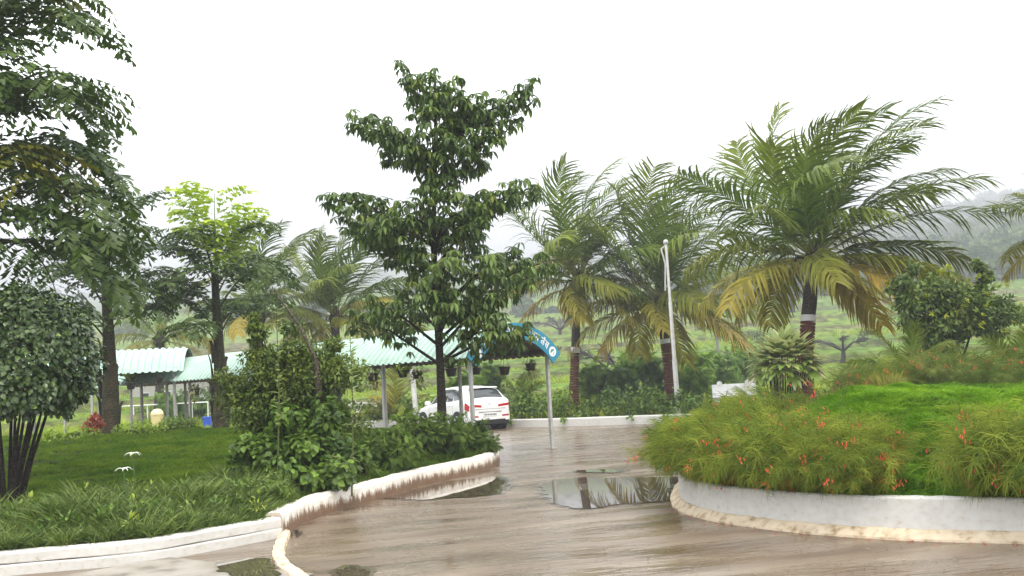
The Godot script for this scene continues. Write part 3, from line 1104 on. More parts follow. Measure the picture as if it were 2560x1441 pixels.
func canopy(label: String, corner: Vector3, axis: Vector3, eave: float, length: float, post_rows: Array, sheet: Mesh) -> Node3D:
	# local axes: x across, z along the axis away from the corner's end
	var o := thing("walkway_canopy", label, "canopy")
	var z := axis.normalized()
	var x := Vector3.UP.cross(z).normalized()
	o.transform = Transform3D(Basis(x, Vector3.UP, z), Vector3(corner.x, 0, corner.z))
	for k in int(length / 0.6):
		part("roof_sheet", sheet, M.sheet, o, Vector3(0, eave + (0.004 if k % 2 else 0.0), k * 0.6))
	for across in [-1.33, -0.7, 0.0, 0.7, 1.33]:
		var g := Geo.new()
		g.box(Vector3(across, eave + arc(across) - 0.05, length * 0.5), Vector3(0.05, 0.06, length - 0.1), Basis(), Color(0.13, 0.13, 0.125), 0.004)
		part("purlin", g, M.metal, o)
	for t in post_rows:
		var pts := []
		var rad := []
		for k in 13:
			var a := lerpf(-1.3, 1.3, k / 12.0)
			pts.append(Vector3(a, eave + arc(a) - 0.11, t))
			rad.append(0.03)
		var g := Geo.new()
		g.tube(pts, rad, 6, Color(0.2, 0.2, 0.19))
		part("arched_rafter", g, M.metal, o)
		for s in [-1.0, 1.0]:
			var h := eave + arc(1.2) - 0.09
			g = Geo.new()
			g.box(Vector3(s * 1.2, h * 0.5, t), Vector3(0.075, h, 0.075), Basis(), Color(0.42, 0.42, 0.40), 0.006)
			var post := part("post", g, M.metal, o)
			g = Geo.new()
			g.box(Vector3(s * 1.2, 0.012, t), Vector3(0.2, 0.02, 0.2), Basis(), Color(0.35, 0.33, 0.3), 0.004)
			part("base_plate", g, M.metal, post)
	return o


func stroke(g: Geo, a: Vector2, b: Vector2, w: float) -> void:
	var d := (b - a).normalized() * w * 0.5
	var n := Vector2(-d.y, d.x)
	var c := (a + b) * 0.5
	var dir := (b - a).normalized()
	g.box(Vector3(c.x, c.y, 0), Vector3(a.distance_to(b) + w, w, 0.008), Basis(Vector3(dir.x, dir.y, 0), Vector3(-dir.y, dir.x, 0), Vector3(0, 0, 1)), Color(0.82, 0.84, 0.86))


# letters of the headline script drawn with strokes in a box 1 wide, 1 high
func letter(which: String) -> Array:
	match which:
		"ma": return [[0, 1, 1, 1], [0.8, 1, 0.8, 0], [0.2, 1, 0.2, 0.35], [0.2, 0.35, 0.8, 0.35], [0.2, 0.35, 0.05, 0.5], [0.2, 0.35, 0.3, 0.2]]
		"aa": return [[0, 1, 1, 1], [0.5, 1, 0.5, 0]]
		"na": return [[0, 1, 1, 1], [0.85, 1, 0.85, 0], [0.85, 0.5, 0.3, 0.5], [0.3, 0.5, 0.15, 0.35], [0.3, 0.5, 0.35, 0.65]]
		"ga": return [[0, 1, 1, 1], [0.85, 1, 0.85, 0], [0.3, 1, 0.3, 0.4], [0.3, 0.4, 0.1, 0.3]]
		"ta": return [[0, 1, 1, 1], [0.85, 1, 0.85, 0], [0.85, 0.6, 0.35, 0.55], [0.35, 0.55, 0.15, 0.3], [0.15, 0.3, 0.4, 0.05]]
		"sa": return [[0, 1, 1, 1], [0.9, 1, 0.9, 0], [0.25, 1, 0.4, 0.7], [0.4, 0.7, 0.15, 0.5], [0.15, 0.5, 0.5, 0.1], [0.15, 0.5, 0.9, 0.5]]
		"hai": return [[0, 1, 1, 1], [0.5, 1, 0.5, 0.75], [0.5, 0.75, 0.2, 0.6], [0.2, 0.6, 0.7, 0.45], [0.7, 0.45, 0.3, 0.25], [0.3, 0.25, 0.65, 0.0], [0.5, 1, 0.15, 1.3], [0.6, 1, 0.4, 1.35]]
		"bar": return [[0.5, 0.95, 0.5, 0.05]]
	return []


func sign_board(o: Node3D, eave: float) -> void:
	var radius := (SPAN * SPAN * 0.25 + RISE * RISE) / (2.0 * RISE)
	var cy := eave - (radius - RISE)
	var half := asin(SPAN * 0.5 / radius) * 0.985
	var board := Geo.new()
	var r_out := radius + 0.03
	var r_in := radius - 0.31
	for k in 40:
		var a0 := lerpf(-half, half, k / 40.0)
		var a1 := lerpf(-half, half, (k + 1) / 40.0)
		var c := []
		for z in [-0.075, -0.045]:
			for q in [[a0, r_in], [a0, r_out], [a1, r_out], [a1, r_in]]:
				c.append(Vector3(sin(q[0]) * q[1], cy + cos(q[0]) * q[1], z))
		var blue := Color(0.020, 0.215, 0.335)
		board.quad(c[3], c[2], c[1], c[0], blue)
		board.quad(c[4], c[5], c[6], c[7], Color(0.15, 0.15, 0.15))
		board.quad(c[1], c[2], c[6], c[5], blue)
		board.quad(c[0], c[4], c[7], c[3], blue)
		if k == 0: board.quad(c[0], c[1], c[5], c[4], blue)
		if k == 39: board.quad(c[3], c[7], c[6], c[2], blue)
	var b := part("sign_board", board, M.paint, o)
	b.set_meta("label", "arched blue sign board with white lettering, a portrait and a round emblem")
	# seen from the road the board's left end lies at +x
	var put := func(ang: float, r: float, w: float, h: float, strokes: Array, called: String):
		var g := Geo.new()
		for s in strokes:
			stroke(g, Vector2((s[0] - 0.5) * w, (s[1] - 0.5) * h), Vector2((s[2] - 0.5) * w, (s[3] - 0.5) * h), 0.022)
		var q := part(called, g, M.paint, b)
		q.transform = Transform3D(Basis(Vector3.UP, PI) * Basis(Vector3.BACK, ang), Vector3(sin(ang) * r, cy + cos(ang) * r, -0.081))
	var mid := (r_in + r_out) * 0.5
	var word := ["ma", "aa", "na", "ga", "ta", "ma", "sa", "ta", "na", "ma", "na", "ga", "ta", "sa"]
	var at := half - 0.34
	for w in word:
		put.call(at, mid, 0.1, 0.13, letter(w), "letter")
		at -= 0.086 if w != "aa" else 0.08
		if w == "ga" or w == "sa": at -= 0.03
	put.call(-half + 0.335, mid, 0.09, 0.13, letter("hai"), "letter")
	put.call(-half + 0.245, mid, 0.05, 0.16, letter("bar"), "letter")
	# round white emblem with green strokes at the right end
	var g := Geo.new()
	disc(g, 0.115, 0.115, 20, Color(0.80, 0.82, 0.82), 0.006)
	var e := part("emblem", g, M.paint, b)
	var ang := -half + 0.125
	e.transform = Transform3D(Basis(Vector3.UP, PI) * Basis(Vector3.BACK, ang), Vector3(sin(ang) * mid, cy + cos(ang) * mid, -0.079))
	g = Geo.new()
	for s in [[-0.045, -0.04, -0.055, 0.01], [-0.055, 0.01, -0.02, 0.055], [-0.03, -0.05, -0.02, 0.0], [-0.02, 0.0, 0.0, 0.05]]:
		stroke_c(g, Vector2(s[0], s[1]), Vector2(s[2], s[3]), 0.022, Color(0.05, 0.28, 0.22))
	for s in [[0.04, 0.03, 0.05, 0.0], [0.045, -0.01, 0.05, -0.05]]:
		stroke_c(g, Vector2(s[0], s[1]), Vector2(s[2], s[3]), 0.015, Color(0.3, 0.32, 0.34))
	var inner := part("emblem_mark", g, M.paint, b)
	inner.transform = e.transform.translated(Vector3(0, 0, -0.008))
	# oval portrait panel at the left end: a pale robed bust on a dark ground
	ang = half - 0.17
	g = Geo.new()
	disc(g, 0.105, 0.15, 20, Color(0.06, 0.05, 0.055), 0.006)
	e = part("portrait_panel", g, M.paint, b)
	e.transform = Transform3D(Basis(Vector3.UP, PI) * Basis(Vector3.BACK, 0.25), Vector3(sin(ang) * mid, cy + cos(ang) * mid, -0.079))
	g = Geo.new()
	disc(g, 0.042, 0.055, 12, Color(0.6, 0.53, 0.48), 0.006, Vector2(0.0, 0.075))
	disc(g, 0.078, 0.1, 14, Color(0.72, 0.70, 0.66), 0.005, Vector2(0.01, -0.045))
	inner = part("portrait_figure", g, M.paint, b)
	inner.transform = e.transform.translated(Vector3(0, 0, -0.008))


func stroke_c(g: Geo, a: Vector2, b: Vector2, w: float, col: Color) -> void:
	var c := (a + b) * 0.5
	var dir := (b - a).normalized()
	g.box(Vector3(c.x, c.y, 0), Vector3(a.distance_to(b) + w, w, 0.006), Basis(Vector3(dir.x, dir.y, 0), Vector3(-dir.y, dir.x, 0), Vector3(0, 0, 1)), col)


func disc(g: Geo, rx: float, ry: float, n: int, col: Color, thick: float, at := Vector2.ZERO) -> void:
	for k in n:
		var a := TAU * k / n
		var b := TAU * (k + 1) / n
		var p := Vector3(at.x + cos(a) * rx, at.y + sin(a) * ry, thick * 0.5)
		var q := Vector3(at.x + cos(b) * rx, at.y + sin(b) * ry, thick * 0.5)
		var back := Vector3(0, 0, -thick)
		g.tri(Vector3(at.x, at.y, thick * 0.5), q, p, col)
		g.quad(p, q, q + back, p + back, col)


func hanging_pot(label: String, hook: Vector3, drop: float, style: int) -> void:
	var o := thing("hanging_pot", label, "plant pot", hook - Vector3(0, drop, 0), "pots hanging from the canopy eaves")
	var g := Geo.new()
	var s := rr(0.9, 1.1)
	g.lathe([Vector2(0.01, -0.17 * s), Vector2(0.085 * s, -0.17 * s), Vector2(0.095 * s, -0.15 * s), Vector2(0.125 * s, -0.02 * s), Vector2(0.14 * s, -0.015 * s), Vector2(0.14 * s, 0.01 * s), Vector2(0.115 * s, 0.01 * s), Vector2(0.11 * s, -0.03 * s), Vector2(0.0, -0.03 * s)], 12, Vector3.ZERO, Color(0.028, 0.024, 0.022))
	part("pot", g, M.plastic, o)
	for k in 3:
		g = Geo.new()
		var a := TAU * k / 3.0 + 0.4
		g.tube([Vector3(cos(a) * 0.13 * s, 0, sin(a) * 0.13 * s), Vector3(0, drop, 0)], [0.004, 0.004], 4, Color(0.03, 0.03, 0.03), false)
		part("wire", g, M.twig, o)
	var xf := []
	var cols := []
	if style == 1:
		clump(xf, cols, Vector3(0, 0.07, 0), Vector3(0.19, 0.14, 0.19), 150, 0.1, Color(0.08, 0.13, 0.02), Color(0.2, 0.25, 0.03), 0.4)
		scatter("foliage", L.oval, M.leaf, o, xf, cols)
	elif style == 2:
		for k in 26:
			var a := rr(0, TAU)
			xf.append(facing(Vector3(0, -0.02, 0), Vector3(cos(a), rr(0.4, 2.2), sin(a)), Vector3.UP, Vector3(0.7, 0.55, 0.55) * rr(0.5, 0.9)))
			cols.append(tint(Color(0.05, 0.08, 0.02), Color(0.12, 0.15, 0.05), r01()))
		scatter("foliage", L.narrow, M.leaf, o, xf, cols)
	elif style == 3:
		for k in 130:
			var a := rr(0, TAU)
			var r := rr(0.02, 0.22)
			xf.append(facing(Vector3(cos(a) * r, rr(-0.35, 0.14), sin(a) * r), Vector3(cos(a), rr(-2.0, 1.0), sin(a)), Vector3(cos(a), 1, sin(a)), Vector3.ONE * rr(0.07, 0.12)))
			cols.append(tint(Color(0.09, 0.11, 0.05), Color(0.2, 0.22, 0.12), r01()))
		scatter("foliage", L.oval, M.leaf, o, xf, cols)


func build_canopies() -> void:
	rng.seed = 50
	var sheet := sheet_mesh()
	var axis := Vector3(-0.72, 0, -0.69)
	# the two corners of the sign end, on the line of the eaves
	var lc := pd(1160, 901, 22.7)
	var rc := pd(1397, 886, 24.8)
	var mid := (lc + rc) * 0.5
	axis = Vector3(lc.z - rc.z, 0, rc.x - lc.x).normalized()
	if axis.z > 0: axis = -axis
	var eave := (lc.y + rc.y) * 0.5
	var o := canopy("long mint green barrel roofed walkway canopy with a blue arched sign at its end", mid, axis, eave, 21.0, [0.12, 3.1, 6.1, 9.1, 12.1, 15.1, 18.1, 20.8], sheet)
	sign_board(o, eave)
	var x := Vector3.UP.cross(axis).normalized()
	var left_row := func(t: float): return mid + x * 1.3 + axis * t
	var right_row := func(t: float): return mid - x * 1.3 + axis * t
	if (left_row.call(0.0) as Vector3).x > (right_row.call(0.0) as Vector3).x:
		var keep = left_row
		left_row = right_row
		right_row = keep
	var spots := [
		[right_row, 0.75, 0.30, 3, "dark hanging pot with trailing plant next to the right sign post"],
		[right_row, 1.62, 0.34, 0, "bare dark hanging pot under the middle of the sign"],
		[right_row, 2.6, 0.32, 2, "hanging pot with a spiky plant just right of the left sign post"],
		[left_row, 0.62, 0.34, 2, "hanging pot with upright leaves right beside the tree trunk"],
		[left_row, 1.75, 0.36, 3, "hanging pot with pale trailing leaves left of the tree trunk"],
		[left_row, 2.25, 0.30, 1, "hanging pot with a round yellow green plant by the second post"],
		[left_row, 3.35, 0.32, 3, "hanging pot half hidden behind the tall shrub"],
		[left_row, 10.6, 0.42, 2, "big hanging pot with bristly dark plant right of the fishtail palm trunk"],
		[left_row, 11.6, 0.40, 3, "big bushy hanging pot at the crossing of the canopies"],
		[right_row, 13.4, 0.32, 1, "small hanging pot behind the post beside the cream bin"],
	]
	for s in spots:
		var h: Vector3 = s[0].call(s[1])
		h.y = eave + arc(1.3) - 0.02
		hanging_pot(s[4], h, s[2], s[3])
	# the crossing canopy farther left
	var a := pd(458, 934, 31.5)
	var ax := Vector3(-0.985, 0, 0.17).normalized()
	var c := Vector3(a.x, 0, a.z) + Vector3(ax.z, 0, -ax.x).normalized() * (1.45 if Vector3(ax.z, 0, -ax.x).z < 0 else -1.45)
	o = canopy("short mint green canopy crossing the walkway between the two fishtail palms", c, ax, 2.4, 6.6, [0.3, 2.6, 4.8], sheet)
	for s in [[0.7, 0.3, 0, "small empty hanging pot under the crossing canopy's right end"], [1.5, 0.42, 2, "dark hanging pot under the middle of the crossing canopy"], [2.3, 0.36, 1, "hanging pot left of the middle of the crossing canopy"], [3.6, 0.5, 2, "drooping hanging pot between the round bush and the palm trunk"]]:
		var h: Vector3 = c + ax * s[0] + Vector3(0, 2.4 + arc(1.3) - 0.02, 0) + Vector3(ax.z, 0, -ax.x).normalized() * (-1.3 if Vector3(ax.z, 0, -ax.x).z < 0 else 1.3)
		hanging_pot(s[3], h, s[1], s[2])


# ---------------------------------------------------------------- the parked car
func car_section(s: float) -> Array:
	# s runs 0 (nose) to 1 (tail). Returns [half width, sill height, waist height, roof height, roof half width]
	var keys := [
		[0.00, 0.60, 0.34, 0.56, 0.62, 0.48], [0.02, 0.72, 0.26, 0.62, 0.70, 0.58], [0.06, 0.80, 0.22, 0.70, 0.78, 0.64], [0.14, 0.855, 0.20, 0.78, 0.88, 0.66], [0.24, 0.865, 0.19, 0.85, 0.96, 0.68], [0.28, 0.868, 0.19, 0.87, 1.00, 0.66],
		[0.36, 0.868, 0.19, 0.89, 1.24, 0.62], [0.43, 0.868, 0.19, 0.905, 1.425, 0.585], [0.52, 0.868, 0.19, 0.92, 1.49, 0.59], [0.64, 0.868, 0.19, 0.94, 1.50, 0.59], [0.76, 0.868, 0.19, 0.965, 1.475, 0.575], [0.86, 0.865, 0.20, 0.99, 1.425, 0.56],
		[0.895, 0.862, 0.21, 0.995, 1.37, 0.565], [0.94, 0.85, 0.22, 1.0, 1.18, 0.62], [0.965, 0.83, 0.24, 0.97, 1.03, 0.68], [0.98, 0.81, 0.26, 0.92, 0.985, 0.70], [0.993, 0.77, 0.28, 0.86, 0.93, 0.69], [1.00, 0.72, 0.31, 0.80, 0.87, 0.66]]
	for k in keys.size() - 1:
		if s <= keys[k + 1][0]:
			var t: float = (s - keys[k][0]) / (keys[k + 1][0] - keys[k][0])
			t = t * t * (3.0 - 2.0 * t) * 0.35 + t * 0.65
			var out := []
			for q in range(1, 6):
				out.append(lerpf(keys[k][q], keys[k + 1][q], t))
			return out
	return keys[-1].slice(1)


func car_point(s: float, t: float, lift := 0.0) -> Vector3:   # t: 0 sill, 1 waist, 2 roof edge, 3 roof middle; negative on the far side
	var q := car_section(s)
	var side := signf(t) if t != 0.0 else 1.0
	var a := absf(t)
	var w := 0.0
	var y := 0.0
	if a <= 1.0:
		w = q[0] * (0.955 + 0.045 * sin(PI * minf(1.0, a * 1.1))) + 0.012 * sin(a * 9.0)
		y = lerpf(q[1], q[2], a)
	elif a <= 2.0:
		var k := a - 1.0
		w = lerpf(q[0] * 0.955, q[4], k * k * 0.35 + k * 0.65)
		y = lerpf(q[2], q[3] - 0.05, k)
	else:
		var k := a - 2.0
		w = q[4] * (1.0 - k)
		y = q[3] - 0.05 * pow(1.0 - k, 2.2)
	return Vector3(side * (w + lift), y + (lift if a > 1.6 else lift * 0.2), (s - 0.5) * 3.98 + (lift if s > 0.9 else 0.0))


func car_patch(s0: float, s1: float, t0: float, t1: float, lift: float, ns := 10, nt := 6, skew := 0.0) -> Geo:
	var rows := []
	for a in ns + 1:
		var row := []
		for b in nt + 1:
			var k := float(b) / nt
			row.append(car_point(clampf(lerpf(s0, s1, float(a) / ns) + skew * k, 0, 1), lerpf(t0, t1, k), lift))
		rows.append(row)
	var g := Geo.new()
	g.grid(rows, Color.WHITE, t0 > 0.0)
	return g


func build_car() -> void:
	var o := thing("parked_car", "white hatchback car parked beyond the tree with its rear towards the road", "car")
	var heading := Vector3(-0.52, 0, -0.85).normalized()
	var rear := gp(1228, 1076)
	o.transform = Transform3D(Basis(Vector3.UP.cross(-heading), Vector3.UP, -heading), rear + heading * 2.0)   # local +z is the tail
	var g := Geo.new()
	for side in [1.0, -1.0]:
		var rows := []
		for a in 61:
			var s := a / 60.0
			s = s if s > 0.1 else s * s * 10.0
			s = 1.0 - pow(1.0 - s, 2) * 10.0 if s > 0.9 else s
			var row := []
			for b in 25:
				row.append(car_point(s, maxf(0.001, 3.0 * b / 24.0) * side))
			rows.append(row)
		g.grid(rows, Color.WHITE, side > 0.0)
		var cap := []       # tail panel
		for k in 5:
			var row := []
			for b in 25:
				var p := car_point(1.0, maxf(0.001, 3.0 * b / 24.0) * side)
				row.append(Vector3(p.x * (1.0 - k / 4.0), lerpf(p.y, 0.6, 0.0), p.z + 0.012 * sin(PI * 0.5 * k / 4.0)))
			cap.append(row)
		g.grid(cap, Color.WHITE, side > 0.0)
		var nose := []
		for k in 3:
			var row := []
			for b in 25:
				var p := car_point(0.0, maxf(0.001, 3.0 * b / 24.0) * side)
				row.append(Vector3(p.x * (1.0 - k / 2.0), p.y, p.z))
			nose.append(row)
		g.grid(nose, Color.WHITE, side < 0.0)
	part("body", g, M.car_paint, o)
	g = Geo.new()
	g.box(Vector3(0, 0.25, 0), Vector3(1.5, 0.16, 3.6))
	part("underbody", g, M.trim, o)
	for side in [1.0, -1.0]:
		for w in [[0.335, 0.475, 1.1, 1.86, 0.055], [0.487, 0.625, 1.08, 1.9, 0.02], [0.637, 0.735, 1.08, 1.9, 0.0], [0.75, 0.855, 1.12, 1.84, -0.03]]:
			part("side_window", car_patch(w[0], w[1], w[2] * side, w[3] * side, 0.006, 8, 5, w[4]), M.glass, o)
		part("tail_light", car_patch(0.945, 0.99, 0.62 * side, 0.93 * side, 0.012, 6, 4, 0.004), M.lamp, o)
		g = Geo.new()
		g.box(Vector3(side * 0.52, 0.815, 1.985), Vector3(0.42, 0.085, 0.03), Basis(Vector3.BACK, side * 0.09), Color.WHITE, 0.012)
		part("tail_light", g, M.lamp, o)
		g = Geo.new()
		g.box(Vector3(side * 0.58, 0.47, 1.995), Vector3(0.26, 0.05, 0.02), Basis(Vector3.BACK, side * 0.06), Color.WHITE, 0.008)
		part("reflector", g, M.lamp, o)
		g = Geo.new()
		g.box(Vector3(side * 0.97, 0.96, -0.62), Vector3(0.2, 0.14, 0.1), Basis(), Color.WHITE, 0.03)
		part("door_mirror", g, M.car_paint, o)
		for d in [0.31, 0.483, 0.742]:
			part("door_seam", car_patch(d, d + 0.0022, 0.12 * side, 1.02 * side, 0.003, 1, 8), M.trim, o)
		for d in [0.44, 0.685]:
			g = Geo.new()
			var p := car_point(d, 0.88 * side, 0.015)
			g.box(p, Vector3(0.03, 0.03, 0.18), Basis(), Color.WHITE, 0.008)
			part("door_handle", g, M.car_paint, o)
		for z in [-1.23, 1.29]:
			# wheel house, then the wheel set a little into it
			g = Geo.new()
			g.tube([Vector3(side * 0.55, 0.315, z), Vector3(side * 0.876, 0.315, z)], [0.355, 0.355], 28, Color.WHITE, true)
			part("wheel_arch", g, M.trim, o)
			var tyre := Geo.new()
			var c := Vector3(side * 0.80, 0.305, z)
			var dx := Vector3(side, 0, 0)
			tyre.tube([c - dx * 0.1, c - dx * 0.09, c + dx * 0.07, c + dx * 0.09, c + dx * 0.092], [0.28, 0.303, 0.303, 0.28, 0.205], 30, Color.WHITE, true)
			var wheel := part("wheel", tyre, M.rubber, o)
			g = Geo.new()
			g.tube([c + dx * 0.075, c + dx * 0.096], [0.21, 0.2], 30, Color.WHITE, true)
			part("rim_well", g, M.trim, wheel)
			g = Geo.new()
			for k in 5:
				var a := TAU * k / 5.0 + 0.3
				for f in [-0.16, 0.16]:
					var dir := Vector3(0, cos(a + f), sin(a + f))
					g.box(c + dx * 0.103 + dir * 0.105, Vector3(0.02, 0.2, 0.036), Basis(dx, dir, dx.cross(dir)), Color.WHITE, 0.006)
			g.tube([c + dx * 0.09, c + dx * 0.115], [0.055, 0.045], 12)
			g.tube([c + dx * 0.09, c + dx * 0.108], [0.212, 0.2], 30, Color.WHITE, false)
			part("rim", g, M.alloy, wheel)
	# tail: rear window across the hatch, bumper insert, plate, emblem, wiper, spoiler
	var rw := Geo.new()
	var rows := []
	for a in 9:
		var row := []
		for b in 13:
			row.append(car_point(lerpf(0.885, 0.955, a / 8.0), 2.0 + 1.0 * (1.0 - absf(b - 6) / 6.0) * 0.999, 0.0) * Vector3(1 if b <= 6 else -1, 1, 1) * Vector3(0.94, 1, 1) + Vector3(0, 0.012, 0.012))
		rows.append(row)
	rw.grid(rows, Color.WHITE, true)
	part("rear_window", rw, M.glass, o)
	g = Geo.new()
	g.box(Vector3(0, 1.41, 1.53), Vector3(1.08, 0.03, 0.2), Basis(Vector3.RIGHT, 0.1), Color.WHITE, 0.012)
	part("roof_spoiler", g, M.car_paint, o)
	g = Geo.new()
	g.box(Vector3(0, 1.395, 1.63), Vector3(0.3, 0.02, 0.02))
	part("brake_light", g, M.trim, o)
	g = Geo.new()
	for q in [[0.0, 0.295, 1.15, 0.115], [0.0, 0.225, 1.42, 0.06]]:
		g.box(Vector3(q[0], q[1], 1.985), Vector3(q[2], q[3], 0.05), Basis(), Color.WHITE, 0.015)
	part("bumper_insert", g, M.trim, o)
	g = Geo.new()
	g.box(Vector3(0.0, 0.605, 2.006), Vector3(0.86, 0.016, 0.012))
	part("plate_recess_shade", g, M.trim, o)  # dark strip added to stand in for the shadow gap of the plate recess
	g = Geo.new()
	g.box(Vector3(0, 0.52, 2.008), Vector3(0.52, 0.11, 0.012), Basis(), Color(0.75, 0.76, 0.76), 0.004)
	var plate := part("number_plate", g, M.paint, o)
	var text := TextMesh.new()
	text.text = "MH 09 AQ-0961"
	var font := SystemFont.new()
	font.font_names = PackedStringArray(["Droid Sans"])
	font.font_weight = 700
	text.font = font
	text.font_size = 32
	text.pixel_size = 0.0021
	text.depth = 0.004
	var letters := part("plate_lettering", text, M.trim, plate, Vector3(0, 0.52, 2.017))
	letters.rotation = Vector3.ZERO
	g = Geo.new()
	for k in 18:
		var a := TAU * k / 18.0
		var b := TAU * (k + 1) / 18.0
		g.tube([Vector3(cos(a) * 0.06, 0.88 + sin(a) * 0.035, 2.0), Vector3(cos(b) * 0.06, 0.88 + sin(b) * 0.035, 2.0)], [0.007, 0.007], 5)
	g.tube([Vector3(-0.03, 0.86, 2.0), Vector3(-0.02, 0.9, 2.0)], [0.006, 0.006], 5)
	g.tube([Vector3(0.03, 0.9, 2.0), Vector3(0.02, 0.86, 2.0)], [0.006, 0.006], 5)
	g.tube([Vector3(-0.025, 0.88, 2.0), Vector3(0.025, 0.88, 2.0)], [0.005, 0.005], 5)
	part("emblem", g, M.chrome, o)
	g = Geo.new()
	g.tube([Vector3(0.02, 1.02, 1.93), Vector3(-0.2, 1.04, 1.905), Vector3(-0.42, 1.05, 1.87)], [0.012, 0.009, 0.006], 5)
	part("rear_wiper", g, M.trim, o)
	g = Geo.new()
	g.tube([Vector3(0, 1.45, 1.25), Vector3(0, 1.56, 1.38)], [0.012, 0.006], 6)
	part("aerial", g, M.trim, o)
	g = Geo.new()
	g.box(Vector3(0, 0.70, 2.002), Vector3(1.2, 0.008, 0.006))
	part("hatch_seam", g, M.trim, o)


# ---------------------------------------------------------------- trees and plants near the road
func tiered_tree() -> void:
	rng.seed = 101
	var foot := pd(1105, 1100, 20.0)
	foot.y = left_height(foot.x, foot.z) - 0.03
	var o := thing("tiered_tree", "tall dark green tree with tiers of drooping leaves in front of the canopy", "tree", foot)
	var g := Geo.new()
	var stem := []
	var rad := []
	var top := pd(1085, 190, 20.0) - foot
	for k in 15:
		var t := k / 14.0
		stem.append(Vector3(top.x * t * t + 0.03 * sin(t * 9.0), top.y * t, 0.03 * sin(t * 7.0 + 1.0)))
		rad.append(lerpf(0.098, 0.02, pow(t, 0.9)) * rr(0.96, 1.04))
	rad[0] = 0.13
	g.tube(stem, rad, 12, Color(0.062, 0.05, 0.038), false)
	part("trunk", g, M.bark, o)
	var tips := []
	for q in [[880, 800, 0.2], [930, 762, -0.6], [1000, 750, 0.5], [1245, 748, -0.7], [1200, 735, 0.6], [1325, 838, -0.3], [1262, 812, -0.8], [1140, 752, -0.9], [1060, 720, -1.0],
		[1375, 650, 0.1], [1330, 690, -0.6], [1300, 640, 0.7], [1240, 660, -0.9], [1120, 640, -1.2], [1020, 640, -0.6], [960, 625, 0.4], [1080, 700, 0.9], [1200, 600, 0.9],
		[812, 492, 0.0], [850, 550, -0.5], [905, 590, 0.5], [960, 560, -0.9], [895, 510, 0.7], [1345, 470, 0.1], [1290, 480, -0.4], [1230, 500, 0.6], [1210, 540, -0.8], [1060, 485, -0.9], [1130, 500, -1.1], [1010, 530, -0.8], [1100, 570, 1.1],
		[872, 300, 0.1], [925, 320, -0.4], [960, 375, 0.5], [1010, 350, -0.7], [1335, 232, 0.0], [1300, 285, 0.3], [1255, 330, -0.5], [1215, 400, 0.3], [1150, 350, -0.9], [1080, 330, -0.8], [1180, 290, 0.7], [1050, 400, 0.6], [1120, 420, -0.6],
		[1000, 185, 0.0], [1070, 200, -0.4], [1140, 215, 0.3], [1100, 250, -0.6], [1030, 260, 0.4], [1200, 255, -0.3], [1160, 270, 0.2]]:
		tips.append(pd(q[0], q[1], 20.0 + q[2]) - foot)
	var xf := []
	var cols := []
	var dark := Color(0.03, 0.06, 0.02)
	var light := Color(0.092, 0.15, 0.034)
	for tip in tips:
		var flat: float = Vector2(tip.x, tip.z).length()
		var y0 := clampf(tip.y - 0.42 * flat - 0.25, 1.5, top.y - 0.5)
		var t0 := y0 / top.y
		var from := Vector3(top.x * t0 * t0, y0, 0)
		var bow: Vector3 = from.lerp(tip, 0.55) + Vector3(0, 0.1 * flat, 0)
		g = Geo.new()
		g.tube([from, from.lerp(bow, 0.5), bow, bow.lerp(tip, 0.6), tip], [0.032, 0.027, 0.02, 0.013, 0.006], 6, Color(0.055, 0.045, 0.035), false)
		part("branch", g, M.bark, o)
		var whorls := int(20 + flat * 16.0)
		var side: Vector3 = (tip - from).cross(Vector3.UP).normalized()
		for k in whorls:
			var s := lerpf(0.3, 1.03, pow(float(k) / whorls, 0.75))
			var spine: Vector3 = from.lerp(bow, s / 0.55) if s < 0.55 else bow.lerp(tip, (s - 0.55) / 0.45)
			var c: Vector3 = spine + side * rr(-0.42, 0.42) * (1.2 - 0.75 * s) + Vector3(rr(-0.08, 0.08), rr(-0.2, 0.26), rr(-0.08, 0.08))
			var young := r01()
			var turn := rr(0, TAU)
			for j in 7:
				var a := turn + TAU * j / 7.0 + rr(-0.25, 0.25)
				var dir := Vector3(cos(a), rr(-1.5, 0.1), sin(a))
				xf.append(facing(c + Vector3(cos(a), 0, sin(a)) * 0.02, dir, Vector3.UP, Vector3.ONE * rr(0.1, 0.21)))
				cols.append(tint(dark, light, clampf(young * young * 0.7 + r01() * 0.3, 0, 1), 0.25) if young < 0.9 else tint(light, Color(0.12, 0.15, 0.03), r01(), 0.15))
	var pals := []
	for k in 4:
		var m := mat(dark.lerp(light, [0.15, 0.35, 0.55, 0.8][k]) * Color(1.5, 1.42, 1.0), 0.42, 0.4)
		m.backlight_enabled = true
		m.backlight = Color(0.32, 0.35, 0.16).linear_to_srgb()
		m.cull_mode = BaseMaterial3D.CULL_DISABLED
		pals.append(m)
	place_leaves("leaf", L.long, M.leaf, o, xf, cols, 300, pals)


